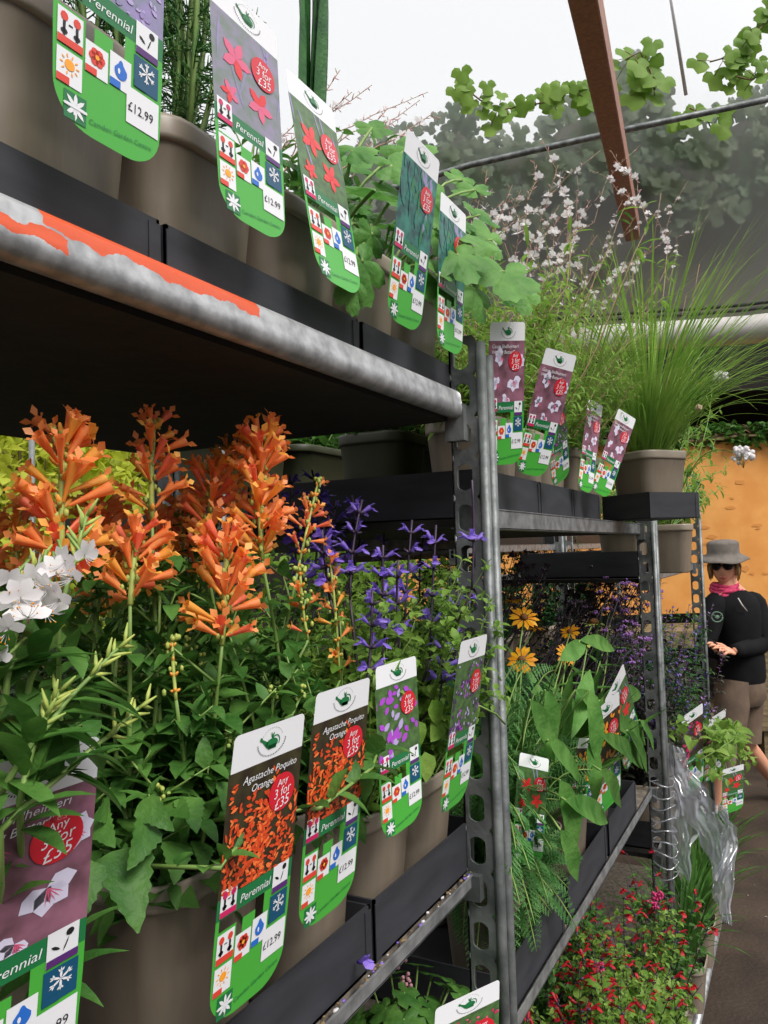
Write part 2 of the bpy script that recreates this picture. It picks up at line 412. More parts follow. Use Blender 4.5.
# ================================================================== SETTING
Z = V((0, 0, 1))
def quadbox(mb, P, m=0):     # 8 points: bottom 4 (ccw) then top 4
    mb.add(P, [(0, 3, 2, 1), (4, 5, 6, 7), (0, 1, 5, 4), (1, 2, 6, 5), (2, 3, 7, 6), (3, 0, 4, 7)], m)
def bgbox(mb, r0, r1, f0, f1, z0, z1, m=0):
    quadbox(mb, [BG(r0, f0, z0), BG(r1, f0, z0), BG(r1, f1, z0), BG(r0, f1, z0), BG(r0, f0, z1), BG(r1, f0, z1), BG(r1, f1, z1), BG(r0, f1, z1)], m)
b = MB(); n = 40
vs = [V((-7 + 12 * i / n, -3 + 14 * j / n, .0)) for j in range(n + 1) for i in range(n + 1)]
b.add(vs, [(j * (n + 1) + i, j * (n + 1) + i + 1, (j + 1) * (n + 1) + i + 1, (j + 1) * (n + 1) + i) for j in range(n) for i in range(n)])
struct(b.build('floor', 'floor'))
b = MB()
for k in range(260):
    p = V((rnd(-.3, 1.6), rnd(1.8, 6), .003)); s = rnd(.004, .016)
    b.poly([p + V((rnd(-1, 1) * s, rnd(-1, 1) * s, 0)) for _ in range(3)] , 0)
g = b.build('grit', 'grit'); tag(g, 'pale grit and fallen leaf scraps scattered on the dark wet ground', 'grit'); g['kind'] = 'stuff'
# ochre wall, dark opening above it, white gutter, polytunnel film
b = MB(); bgbox(b, .1, 4.5, 6.6, 6.68, 1.02, 2.44); bw = struct(b.build('wall_back', 'ochre', smooth=False))
b = MB()
for k in range(26):
    r, z = rnd(2.6, 3.6), rnd(1.2, 2.4); w = rnd(.02, .07)
    p = [BG(r + math.cos(a) * w * rnd(.4, 1), 6.596, z + math.sin(a) * w * rnd(.15, .5)) for a in (0, 1.2, 2.4, 3.6, 5)]
    b.poly(p)
sc = b.build('scuff_mark', 'ochred', bw, smooth=False); sc['kind'] = 'stuff'
b = MB(); bgbox(b, -6, 5, 7.6, 7.7, 0, 3.2); bgbox(b, .1, 5, 6.75, 7.6, 2.9, 3.5); struct(b.build('wall_shed', 'darkwall', smooth=False))
b = MB()
pts = [BG(1.2 + .3 * i, 6.0 - .012 * i * i, 3.16 + .02 * math.sin(i * .8)) for i in range(13)]
b.tube(pts, .105, 14); gt = tag(b.build('gutter_pipe', 'gutter', origin=pts[0]), 'thick pale plastic pipe running level above the ochre wall', 'pipe')
b = MB(); b.tube([p + V((0, 0, .16)) + nh * .05 for p in pts], .012, 6); b.tube([p + V((0, 0, .2)) + nh * .05 for p in pts], .012, 6)
tag(b.build('cable', 'blackd', origin=pts[0]), 'thin dark cables strung just above the thick pale pipe', 'cable')
b = MB(); n = 12
vs = [BG(-4 + 9 * i / n, 6.15 + .25 * math.sin(j / 8 * 1.3) , 3.2 + 4.2 * j / 8) for j in range(9) for i in range(n + 1)]
b.add(vs, [(j * (n + 1) + i, j * (n + 1) + i + 1, (j + 1) * (n + 1) + i + 1, (j + 1) * (n + 1) + i) for j in range(8) for i in range(n)])
struct(b.build('wall_film', 'film'))
# rafter, cross pipe, hanging wire
p0, p1 = at_d(574, -60, 2.7), at_d(626, 198, 5.3)
ax = (p1 - p0).normalized(); sd = ax.cross(Z).normalized(); up = sd.cross(ax)
hw = .058
b = MB(); P = []
p1 = p1 + ax * .75; p0 = p0 - ax * 1.2
for q in (p0, p1): P += [q - sd * hw * .9 - up * hw * 1.5, q + sd * hw * .9 - up * hw * 1.5, q + sd * hw * .9 + up * hw * 1.5, q - sd * hw * .9 + up * hw * 1.5]
quadbox(b, P); o = struct(b.build('trim_1', 'timber', smooth=False))
bv = o.modifiers.new('b', 'BEVEL'); bv.width = .006
b = MB(); b.tube([at_d(150, 242, 5.7), at_d(400, 186, 5.6), at_d(470, 165, 5.6), at_d(620, 131, 5.4), at_d(830, 86, 5.2)], .022, 8)
b.tube([at_d(618, 124, 5.4), at_d(620, 141, 5.4)], .03, 8)
struct(b.build('trim_2', 'galvd'))
b = MB(); b.tube([at_d(668, -20, 5), at_d(686, 95, 5.4)], .012, 6); struct(b.build('trim_3', 'paper'))

# timber pallets under the ochre wall
def pallet(r0, r1, f, z, label):
    t = thing('pallet', label, 'pallet', BG(r0, f, z), 'timber pallets stacked under the ochre wall')
    for k in range(3):
        b = MB(); bgbox(b, r0, r1, f + k * .45, f + k * .45 + .1, z, z + .11); b.build('bearer', 'pallet', t, smooth=False)
    for k in range(5):
        b = MB(); bgbox(b, r0, r1, f - .02 + k * .24, f + .12 + k * .24, z + .115, z + .14); b.build('deck_board', 'pallet', t, smooth=False)
    b = MB(); bgbox(b, r0, r1, f - .01, f + .01, z + .02, z + .1); b.build('side_board', 'pallet', t, smooth=False)
pallet(1.45, 2.7, 5.98, .0, 'weathered timber pallet on the ground beneath the plank bench, nearer the plants')
pallet(2.86, 4.15, 5.98, .0, 'weathered timber pallet on the ground beneath the far end of the plank bench')
t = thing('timber_bench', 'long weathered plank bench below the ochre wall, behind the walking person', 'bench', BG(1.5, 5.9, 0))
for z in (.30, .92):
    for k in range(4):
        b = MB(); bgbox(b, 1.3, 4.3, 5.88 + k * .15, 6.01 + k * .15, z, z + .035); b.build('plank', 'pallet', t, smooth=False)
    b = MB(); bgbox(b, 1.3, 4.3, 5.86, 5.88, z - .09, z + .03); b.build('edge_board', 'pallet', t, smooth=False)
for r in (1.35, 2.75, 4.2):
    for f in (5.9, 6.35):
        b = MB(); bgbox(b, r, r + .07, f, f + .07, .145 if False else 0, .92); b.build('leg', 'pallet', t, smooth=False)
# ------------------------------------------------------------------ trees / shrubs behind
def cloud(name, label, cat, blobs, n, size, mt, prof='ovate', group=None, lmin=.6, stem='twig', base=None, up=0):
    base = base if base is not None else V((blobs[0][0].x, blobs[0][0].y, 0))
    t = thing(name, label, cat, base, group)
    L = MB(); S = MB()
    tot = sum(r ** 2 for c, r in blobs)
    for c, r in blobs:
        S.tube(path(V((base.x + rnd(-.1, .1), base.y + rnd(-.1, .1), base.z)), c, .1, 6, .02), [.03, .025, .02, .018, .014, .01, .006], 5)
        for k in range(int(n * r * r / tot)):
            o = V((rnd(-1, 1), rnd(-1, 1), rnd(-1, 1)))
            o = o.normalized() * (rnd(.35, 1) ** .5) * r
            d = V((rnd(-1, 1), rnd(-1, 1), rnd(-.9, .4)))
            leaf(L, c + o, d, size * rnd(lmin, 1.2), size * rnd(.5, .8), prof, 3, .4, .2, 0, 0, twist=rnd(-1, 1))
    for c, r in blobs:
        for k in range(5):
            e = c + V((rnd(-1, 1), rnd(-1, 1), rnd(-.5, 1))).normalized() * r * .9
            S.tube([c, c.lerp(e, .5) + V((0, 0, .03)), e], [.008, .006, .003], 4)
    S.build('trunk', stem, t); L.build('foliage', mt, t)
    return t
def ground_h(px, py, f, r): return (at_d(px, py, f), r)
cloud('sun_toned_shrub', 'shrub with sunlight put into its golden green leaves, seen under the near shelf at far left', 'shrub', [ground_h(20, 470, 3.6, .5), ground_h(-60, 430, 3.8, .5), ground_h(40, 520, 3.6, .5), ground_h(-30, 560, 3.5, .5), ground_h(30, 400, 4, .5)], 3600, .075, 'sunleaf')
cloud('sun_toned_shrub', 'shrub with sunlight put into its golden green leaves, seen between the orange flower spikes', 'shrub', [ground_h(130, 480, 4.9, .5), ground_h(160, 530, 4.9, .5), ground_h(225, 470, 5.1, .5), ground_h(110, 440, 5.0, .5), ground_h(100, 580, 4.9, .5), ground_h(60, 450, 5, .5)], 3600, .085, 'sunleaf')
cloud('green_shrub', 'green leafy shrub seen between the trolleys behind the violet flowers', 'shrub', [ground_h(300, 590, 4.6, .5), ground_h(380, 600, 4.6, .5), ground_h(460, 610, 4.6, .45)], 2200, .07, 'vine')
# vine outside the film: dense dark mass and clear leaves along its top
t = thing('vine', 'dense vine growing up the outside of the cloudy tunnel film', 'vine', BG(1.5, 7.2, 0))
prof_pts = [(330, 172), (380, 130), (440, 118), (462, 92), (500, 118), (540, 120), (575, 88), (610, 78), (640, 55), (660, 82), (672, 122), (700, 118), (735, 104), (768, 84), (810, 60), (860, 50)]
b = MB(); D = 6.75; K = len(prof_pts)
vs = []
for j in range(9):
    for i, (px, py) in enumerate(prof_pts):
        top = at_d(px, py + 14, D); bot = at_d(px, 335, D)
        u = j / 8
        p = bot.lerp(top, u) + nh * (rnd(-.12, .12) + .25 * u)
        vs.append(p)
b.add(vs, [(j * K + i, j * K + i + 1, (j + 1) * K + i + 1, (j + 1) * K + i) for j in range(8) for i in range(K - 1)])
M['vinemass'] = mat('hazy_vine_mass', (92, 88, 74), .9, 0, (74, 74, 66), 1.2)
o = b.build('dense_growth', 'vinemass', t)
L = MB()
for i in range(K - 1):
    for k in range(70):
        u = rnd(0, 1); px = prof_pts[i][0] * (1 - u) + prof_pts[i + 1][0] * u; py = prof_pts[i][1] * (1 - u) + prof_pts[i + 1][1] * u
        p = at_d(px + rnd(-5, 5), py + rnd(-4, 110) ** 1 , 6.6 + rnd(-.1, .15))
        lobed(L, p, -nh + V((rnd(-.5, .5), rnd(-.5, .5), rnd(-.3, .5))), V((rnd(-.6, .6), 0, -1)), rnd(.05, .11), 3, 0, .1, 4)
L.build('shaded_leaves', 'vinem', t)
def vine_shoot(pts, n, s, lab):
    P = [at_d(px, py, 5.95) for px, py in pts]; t = thing('vine_shoot', lab, 'vine', P[0], 'clear vine shoots')
    S = MB(); L = MB(); S.tube(P, .006, 5)
    for k in range(n):
        p, d = along(P, rnd(0, 1)); q = p + V((rnd(-1, 1), rnd(-.3, .3), rnd(-1, 1))) * s * 1.1
        S.tube([p, q], .003, 3)
        lobed(L, q, -nh + V((rnd(-.5, .5), rnd(-.4, .2), rnd(-.2, .6))), V((rnd(-.6, .6), 0, -1)), s * rnd(.7, 1.2), 3, 0, .1, 4)
    S.build('stem', 'twig', t); L.build('leaves', 'vine', t)
vine_shoot([(455, 80), (480, 100), (500, 110), (530, 105), (560, 100)], 26, .1, 'lit green vine shoot left of the brown rafter')
vine_shoot([(560, 100), (575, 85), (590, 105)], 10, .1, 'short lit vine shoot touching the left side of the brown rafter')
vine_shoot([(625, 60), (640, 52), (650, 70), (655, 90)], 14, .15, 'lit vine shoot just right of the brown rafter')
vine_shoot([(678, 118), (690, 108), (705, 115), (712, 130)], 9, .1, 'small lit vine sprig close above the cross pipe')
vine_shoot([(710, 62), (735, 55), (750, 40), (768, 20), (790, 0)], 24, .11, 'lit vine shoot in the top right corner')
vine_shoot([(730, 75), (750, 80), (775, 70)], 14, .11, 'lit vine shoot at the right edge under the corner one')
cloud('creeper', 'low green creeper trailing along the top of the ochre wall', 'creeper', [(BG(x, 6.6, 2.5), .12) for x in (1.9, 2.1, 2.3, 2.5, 2.7, 2.9, 3.1, 3.3, 3.5)], 900, .07, 'leaf', base=BG(1.9, 6.64, 2.44))

# ================================================================== TROLLEYS
XF = -.41            # front plane of the trolleys
DEP = .565
def post(parent, x, y, z0, z1, slotted, sgn, name='post'):
    """sgn +1: plate runs from the tube back into the trolley (front post); -1: rear post"""
    b = MB()
    b.tube([V((x, y, z0)), V((x, y, z1))], .0072, 12)
    if slotted:
        w = .046; pitch = .056; x1 = x - sgn * .006; x0 = x - sgn * w
        n = round((z1 - z0) / pitch); NN = 24
        for k in range(n):
            a = z0 + k * pitch; c = a + pitch
            inner = []; outer = []
            cx, cz = (x0 + x1) / 2 - sgn * .002, (a + c) / 2; hw_, hh = .0115, .0185
            for q in range(NN):
                an = 2 * PI * (q + .5) / NN; ca, sa = math.cos(an), math.sin(an)
                e = 5
                rr = (abs(ca) ** e + abs(sa) ** e) ** (-1 / e)
                inner.append((cx + hw_ * math.copysign(min(1, abs(ca) * rr), ca) , cz + hh * math.copysign(abs(sa) ** .8, sa)))
                sq = max(abs(ca), abs(sa))
                outer.append(((x0 + x1) / 2 + (x1 - x0) / 2 * sgn * ca / sq, (a + c) / 2 + pitch / 2 * sa / sq))
            for yy in (y - .004, y - .001):
                vs = [V((p[0], yy, p[1])) for p in inner + outer]
                b.add(vs, [(q, (q + 1) % NN, NN + (q + 1) % NN, NN + q) for q in range(NN)])
            vs = [V((p[0], y - .004, p[1])) for p in inner] + [V((p[0], y - .001, p[1])) for p in inner]
            b.add(vs, [(q, (q + 1) % NN, NN + (q + 1) % NN, NN + q) for q in range(NN)])
        b.box(min(x0, x0 + sgn * .003), max(x0, x0 + sgn * .003), y - .004, y + .012, z0, z0 + n * pitch)
    o = b.build(name, 'galvd', parent)
    return o
def trolley(label, xf, y0, y1, zt, shelves, near_posts=True, base_front=0):
    t = thing('plant_trolley', label, 'trolley', (xf - DEP / 2, (y0 + y1) / 2, 0), 'metal plant trolleys')
    xb = xf - DEP
    if near_posts:
        post(t, xf + .036, y0 + .008, .16, zt, False, 1); post(t, xb, y0 + .01, .16, zt, False, -1)
    post(t, xf + .034, y1 - .006, .16, zt, True, 1); post(t, xb + .006, y1 - .012, .16, zt, True, -1)
    b = MB(); b.box(xb - .005, xf + base_front, y0, y1, .15, .2); b.box(xf + base_front - .02, xf + base_front + .004, y0, y1, .145, .215)
    b.build('base_deck', 'debris', t, smooth=False)
    b = MB(); b.tube([V((xf + base_front + .008, y0, .205)), V((xf + base_front + .008, y1, .205))], .014, 8); b.build('base_rail', 'galv', t)
    for wx in (xf - .06, xb + .06):
        for wy in (y0 + .12, y1 - .12):
            b = MB(); b.tube([V((wx - .018, wy, .055)), V((wx + .018, wy, .055))], .055, 16); w = b.build('wheel', 'blackd', t)
            c = MB(); c.box(wx - .024, wx - .02, wy - .02, wy + .02, .05, .15); c.box(wx + .02, wx + .024, wy - .02, wy + .02, .05, .15); c.box(wx - .03, wx + .03, wy - .03, wy + .03, .128, .15); c.build('fork', 'galvd', w, smooth=False)
    for sh in shelves:
        z = sh['z']; kind = sh.get('kind', 'angle'); sy1 = y1 - .018; sy0 = y0 + .012 if near_posts else y0
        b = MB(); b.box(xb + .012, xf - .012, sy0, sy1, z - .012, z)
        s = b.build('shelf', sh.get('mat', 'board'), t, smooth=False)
        if kind == 'lip':
            prof = [(-.03, .0), (-.004, .002), (.004, 0), (.0075, -.005), (.008, -.012), (.0095, -.018), (.011, -.024), (.009, -.032), (.003, -.0365), (-.006, -.0365), (-.012, -.033), (-.012, -.02)]
            zt_ = sh['top']; n = 40; vs = []
            for k in range(n + 1):
                y = sy0 + (sy1 - sy0) * k / n
                vs += [V((xf + px, y, zt_ + pz)) for px, pz in prof]
            q = len(prof); b = MB(); b.add(vs, [(k * q + i, k * q + i + 1, (k + 1) * q + i + 1, (k + 1) * q + i) for k in range(n) for i in range(q - 1)] + [tuple(range(q)), tuple(n * q + i for i in range(q))[::-1]])
            o = b.build('front_rail', 'lip_paint', s); o.location = (0, 0, 0)
            me = o.data; rl = LOC[t.name]; dz = zt_
            # object origin at the lip top, world y
            for v in me.vertices: v.co.z -= dz; v.co.y += rl.y
            o.location = (0, -rl.y, dz)
            b = MB(); b.box(xf - .016, xf + .012, sy1 - .004, sy1 + .016, z - .04, z + .01); b.build('hook', 'galvd', s, smooth=False)
        else:
            h = sh.get('h', .02)
            b = MB(); b.box(xf - .002, xf, sy0, sy1, z - .014, z - .014 + h); b.box(xf - .03, xf, sy0, sy1, z - .0145, z - .0125)
            b.box(xf - .0015, xf + .0015, sy0, sy1, z - .015 + h, z - .0135 + h)
            b.build('front_rail', 'galv', s, smooth=False)
            b = MB(); b.box(xf - .012, xf + .012, sy1 - .004, sy1 + .014, z - .03, z - .014 + h); b.build('hook', 'galvd', s, smooth=False)
            b = MB(); b.box(xf - .012, xf + .012, sy0 - .012, sy0 + .004, z - .035, z - .014 + h); b.build('hook', 'galvd', s, smooth=False)
        b = MB(); b.box(xb, xb + .012, sy0, sy1, z - .012 if kind == 'lip' else z - .04, z + .004); b.build('rear_rail', sh.get('rm', 'galvd'), s, smooth=False)
    return t
Y1 = 1.022; Y2 = 2.40; Y3 = 3.62
T1TOP, T1MID, T1LOW = 1.79, 1.163, .745
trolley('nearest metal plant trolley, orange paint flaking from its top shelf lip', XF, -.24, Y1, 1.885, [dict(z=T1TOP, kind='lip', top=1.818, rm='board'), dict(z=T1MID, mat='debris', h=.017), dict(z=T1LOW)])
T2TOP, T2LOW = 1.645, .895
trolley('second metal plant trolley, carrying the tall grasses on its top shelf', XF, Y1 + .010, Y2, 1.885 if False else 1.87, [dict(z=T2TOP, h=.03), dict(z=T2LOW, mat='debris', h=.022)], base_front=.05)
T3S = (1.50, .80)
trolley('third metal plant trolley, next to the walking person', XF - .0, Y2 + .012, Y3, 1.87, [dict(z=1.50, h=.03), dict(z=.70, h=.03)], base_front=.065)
XB = -1.12
trolley('back row trolley with olive pots, seen through the nearest trolley', XB, 1.32, 2.66, 1.95, [dict(z=1.655, h=.03), dict(z=.95)])
trolley('back row trolley standing behind the second trolley', XB, 2.70, 4.05, 1.95, [dict(z=1.60, h=.03), dict(z=1.0)])

trolley('furthest back row trolley, loaded with dark leafy stock', XB, 4.09, 5.44, 1.95, [dict(z=1.60, h=.03), dict(z=1.0)])
# ================================================================== POTS AND TRAYS
def rrect(w, d, r, n=5):
    pts = []
    for cx, cy, a0 in ((w / 2 - r, d / 2 - r, 0), (-w / 2 + r, d / 2 - r, PI / 2), (-w / 2 + r, -d / 2 + r, PI), (w / 2 - r, -d / 2 + r, 1.5 * PI)):
        for k in range(n + 1):
            a = a0 + PI / 2 * k / n; pts.append((cx + r * math.cos(a), cy + r * math.sin(a)))
    return pts
def make_pot(t, w, d, h, r, rot=0, mats=('pot', 'potrim', 'soil'), taper=.78, soil=.02):
    base = LOC[t.name]; Rz = Matrix.Rotation(rot, 3, 'Z')
    rings = [(taper, 0), (taper + .01, .004), (.90, h * .60), (.955, h - .021), (.96, h - .02)]
    def loft(rings, mt, name, par, cap=False):
        b = MB(); vs = []; q = None
        for s, z in rings:
            pr = rrect(w * s, d * s, r * s); q = len(pr); vs += [base + Rz @ V((x, y, z)) for x, y in pr]
        f = [(i * q + j, i * q + (j + 1) % q, (i + 1) * q + (j + 1) % q, (i + 1) * q + j) for i in range(len(rings) - 1) for j in range(q)]
        if cap == 'bottom': f.append(tuple(range(q))[::-1])
        if cap == 'top': f.append(tuple((len(rings) - 1) * q + j for j in range(q)))
        b.add(vs, f); return b.build(name, mt, par)
    p = loft(rings + [(.93, h - .02), (.88, h * .6)], mats[0], 'pot', t, 'bottom')
    loft([(.955, h - .021), (.995, h - .02), (1, h - .016), (1, h - .004), (.99, h), (.96, h), (.945, h - .004), (.935, h - .03)], mats[1], 'rim', p)
    loft([(.93, h - soil - .012), (.935, h - soil - .01)], mats[2], 'soil', t, 'top')
def tray(label, x0, x1, y0, y1, z, h=.072, rot=0, group='black card trays', mt='black', cut=False):
    c = V(((x0 + x1) / 2, (y0 + y1) / 2, z)); t = thing('plant_tray', label, 'tray', c, group)
    w, d = (x1 - x0) / 2, (y1 - y0) / 2; T = Matrix.Translation(c) @ Matrix.Rotation(rot, 4, 'Z')
    b = MB(); b.box(-w, w, -d, d, .001, .004, 0, T); b.build('base', mt, t, smooth=False)
    for (a, b_, e, f, nm) in ((w - .003, w, -d, d, 'side_wall'), (-w, -w + .003, -d, d, 'side_wall'), (-w, w, -d, -d + .003, 'end_wall'), (-w, w, d - .003, d, 'end_wall')):
        b = MB(); b.box(a, b_, e, f, .001, h, 0, T)
        if nm == 'side_wall' and a > 0:      # folded corner tabs with little perforations
            for s in (-1, 1): b.box(w, w + .0012, s * d - .012 * (s > 0), s * d + .012 * (s < 0), .002, h - .004, 0, T)
        b.build(nm, mt, t, smooth=False)
    return t
PH = .185
# trays: near trolley, top shelf / middle shelf
for (lab, a, b_) in (('black card tray at the left end of the top shelf, above the orange paint', .16, .448), ('black card tray in the middle of the near top shelf', .455, .755), ('black card tray at the far end of the near top shelf', .765, 1.038)):
    tray(lab, -.86, XF - .012, a, b_, T1TOP + .001, .068)
for (lab, a, b_) in (('black card tray at the left end of the middle shelf', .13, .432), ('black card tray under the two orange flower pots', .44, .742), ('black card tray under the two violet sage pots', .752, 1.036)):
    tray(lab, -.80, XF - .010, a, b_, T1MID + .001, .066)
# second trolley
tw = [(1.11, 1.42), (1.425, 1.66), (1.665, 1.91)]
for k, (a, b_) in enumerate(tw):
    tray('black card tray on the second trolley top shelf, %s' % ('beside the round post', 'middle of three', 'next to the skewed tray')[k], -.85, XF - .01, a, b_, T2TOP + .001, .075)
tray('black card tray sticking out skewed under the grass pot', -.4175, -.2525, 2.0175, 2.1825, T2TOP + .017, .065, rot=math.radians(-36), cut=True)
for k, (a, b_) in enumerate([(1.12, 1.46), (1.49, 1.82), (1.85, 2.18)]):
    tray('black card tray on the second trolley low shelf, %s' % ('nearest the ferny foliage', 'under the broad leaf pots', 'far end')[k], -.80, XF - .008, a, b_, T2LOW + .001, .08)
for k, (a, b_) in enumerate([(2.46, 2.8), (2.84, 3.18), (3.22, 3.58)]):
    tray('black card tray on the third trolley upper shelf, %s' % ('near end', 'middle', 'far end')[k], -.8, XF - .02, a, b_, 1.501, .08)
    tray('black card tray on the third trolley lower shelf, %s' % ('near end', 'middle', 'far end')[k], -.8, XF - .02, a, b_, .701, .08)
for k, (a, b_) in enumerate([(1.36, 1.98), (2.0, 2.6)]):
    tray('black tray on the back row shelf, %s the olive pots' % ('under the left of', 'under the right of')[k], -1.64, XB - .02, a, b_, 1.656, .05, mt='blackd')
tray('black tray on the shelf behind the second trolley', -1.64, XB - .02, 2.78, 3.9, 1.601, .1, mt='blackd')
tray('black tray on the top shelf of the furthest back row trolley', -1.64, XB - .02, 4.16, 5.3, 1.601, .1, mt='blackd')
# ================================================================== POTTED PLANTS
def potted(name, label, x, y, z, w=.145, d=.145, h=.183, r=.032, cat='potted plant', group=None, rot=0, mats=('pot', 'potrim', 'soil')):
    t = thing(name, label, cat, (x, y, z), group)
    make_pot(t, w, d, h, r, rot, mats)
    return t
XR1, XR2 = -.503, -.675         # front and second row
def soilp(t, h=.17, s=.04): return LOC[t.name] + V((rnd(-s, s), rnd(-s, s), h - .02))

# ---- near trolley, top shelf: rims at z 1.933
ZT = T1TOP + .006; HT = .165
def feathery(S, L, pts, n, ln, m=0):
    S.tube(pts, [.0025] * len(pts), 4)
    for k in range(n):
        p, d = along(pts, .15 + .85 * k / n)
        o = outdir(d, k * 2.4, .6); q = p + o * ln * rnd(.6, 1.2)
        L.tube([p, p.lerp(q, .5) + V((0, 0, .003)), q], [.0008, .0007, .0004], 3, m)
        for j in range(5):
            a, dd = p.lerp(q, .3 + j * .15), (q - p).normalized()
            for s in (0, PI): L.tube([a, a + outdir(dd, s + 1, .7) * ln * .3], [.0007, .0004], 3, m)
t = potted('lavender_pot', 'taupe pot with lavender at the top left of the near trolley', -.503, .374, ZT, .156, .15, HT + .02, .038, group='taupe pots on the near top shelf')
S = MB(); L = MB(); Fm = MB()
for k in range(26):
    p = soilp(t, HT); e = p + V((rnd(-.08, .02), rnd(-.08, .08), rnd(.2, .34))); P = path(p, e, .08); S.tube(P, .0012, 4)
    for j in range(12):
        a, d = along(P, rnd(0, .6)); leaf(L, a, outdir(d, rnd(0, 6), .7), .035, .003, 'strap', 3, .3)
    for j in range(10):
        a, d = along(P, .8 + .02 * j); Fm.ball(a + outdir(d, j * 2.4, .3) * .004, .003, 0, 4, 3)
S.build('stems', 'stem', t); L.build('foliage', 'fern', t); Fm.build('flower_heads', 'violet', t)
t = potted('tickseed_pot', 'taupe pot with thread-like feathery foliage, second on the near top shelf', -.503, .533, ZT, .148, .15, HT, .038, group='taupe pots on the near top shelf')
S = MB(); L = MB()
for k in range(26):
    p = soilp(t, HT, .06); e = p + V((rnd(-.04, .06), rnd(-.07, .05), rnd(.16, .34))); feathery(S, L, path(p, e, .06), 20, .035)
S.build('stems', 'stem', t); L.build('foliage', 'fern', t)
t = potted('crocosmia_pot', 'taupe pot with thick upright strap leaves, third on the near top shelf', -.503, .687, ZT, .148, .15, HT, .038, group='taupe pots on the near top shelf')
L = MB()
for k in range(11):
    e = at_x(318 + (k - 5) * 3.4, -60 - rnd(0, 60), -.50 - rnd(0, .04)); p = at_x(300 + k * 1.5, 205, -.50)
    leaf(L, p, e - p, (e - p).length * rnd(.8, 1.1), .02, 'strap', 7, rnd(-.06, .1), .25, twist=rnd(1.2, 1.9))
L.build('foliage', 'leafd', t)
L = MB(); S = MB()
for k in range(14):
    p = soilp(t, HT); grow(S, L, path(p, p + V((rnd(-.06, .06), rnd(-.06, .06), rnd(.06, .13))), .1), .0015, 5, .03, .018, 'ovate', .1)
S.build('low_stems', 'stem', t); L.build('low_foliage', 'leaf', t)
def mallow(label, y, heads, hang, seedn, mt='leafb'):
    t = potted('coral_bell_pot', label, -.503, y + .045, ZT, .148, .15, HT, .038, group='taupe pots on the near top shelf')
    S = MB(); L = MB(); c = LOC[t.name]
    for (px, py, X, r, up) in heads:
        e = at_x(px, py, X); p = c + V((rnd(-.03, .03), rnd(-.03, .03), HT - .03)); P = path(p, e, .12, side=V((0, 0, 1)))
        S.tube(P, .0022, 5)
        lobed(L, e, V((rnd(.3, .9), rnd(-.7, -.1), rnd(.1, .9))), V((rnd(-.5, .5), rnd(-.4, .4), up)), r, 5, 0, rnd(.05, .3))
    for (px, py, X, r) in hang:
        e = at_x(px, py, X); p = c + V((.06, 0, HT)); S.tube(path(p, e, .2, side=Z), .0022, 5)
        lobed(L, e, V((1, rnd(-.6, -.2), rnd(-.1, .3))), V((rnd(-.3, .3), rnd(-.2, .4), -1)), r, 5, 0, .25)
    for k in range(seedn):
        e = c + V((rnd(-.07, .05), rnd(-.06, .06), HT + rnd(.02, .13))); p = c + V((rnd(-.03, .03), rnd(-.03, .03), HT - .03)); S.tube([p, p.lerp(e, .5) + Z * .01, e], .0018, 4)
        lobed(L, e, V((rnd(-.2, .8), rnd(-.8, .1), rnd(.3, 1))), V((rnd(-1, 1), rnd(-1, 1), rnd(-.6, .3))), rnd(.018, .034), 5, 0, .2)
    S.build('leaf_stalks', 'stem', t); L.build('foliage', mt, t)
    return t
ta = mallow('taupe pot of broad lobed leaves, fourth on the near top shelf', .783,
       [(352, 150, -.44, .040, .6), (392, 165, -.43, .046, .2), (375, 190, -.40, .05, -.4), (350, 165, -.47, .035, .5), (335, 185, -.46, .035, -.2), (372, 128, -.5, .036, .8), (408, 150, -.44, .05, .0), (398, 192, -.43, .042, -.7)],
       [(362, 262, -.385, .045), (338, 250, -.40, .028), (372, 235, -.39, .032), (352, 285, -.385, .03)], 26)
tb = mallow('taupe pot of broad lobed leaves, last on the near top shelf beside the post', .918,
       [(440, 235, -.40, .052, -.3), (470, 235, -.37, .058, -.2), (505, 272, -.34, .062, -.5), (458, 255, -.36, .05, -.6), (430, 200, -.42, .045, .3), (450, 215, -.42, .05, .2), (480, 215, -.42, .045, .5), (475, 190, -.46, .045, .6), (462, 180, -.5, .04, .8), (492, 240, -.38, .05, .0), (436, 262, -.385, .04, -.9), (520, 290, -.34, .04, -.6)],
       [(440, 285, -.385, .04), (475, 290, -.37, .045)], 30, 'leafb')
# wispy gaura flowers standing behind them
def gaura(t, tips, S, L, Fm, fl, base_h, s=.016, leafn=14, bud=True, thick=.0018, lL=.045, lW=.009, flp=.6):
    for e in tips:
        Fm = MB(); p = soilp(t, base_h); P = path(p, e, rnd(.04, .16), 9, .012)
        S.tube(P, [thick * (1 - .07 * i) for i in range(10)], 4)
        for k in range(leafn):
            a, d = along(P, rnd(0, .62)); leaf(L, a, outdir(d, rnd(0, 6), .7), lL * rnd(.6, 1.2), lW, 'lance', 4, .8, .3)
        for k in range(18):
            a, d = along(P, .62 + .38 * k / 18); o = outdir(d, k * 2.4, .8)
            if k / 18 < flp and rnd(0, 1) < fl: gaura_flower(Fm, a + o * .006, o, s * rnd(.8, 1.1))
            elif bud: Fm.tube([a, a + o * s * .4, a + o * s * .9], [.0004, s * .07, .0004], 4, 1 if rnd(0, 1) < .6 else 3)
        Fm.build('flower_spray', ['white', 'pinkw', 'cream', 'stemr'], t)
t = potted('white_gaura_pot', 'taupe pot of white wispy gaura behind the lobed leaves on the near top shelf', XR2 - .01, .84, ZT, .148, .15, HT, .038)
S = MB(); L = MB(); Fm = MB()
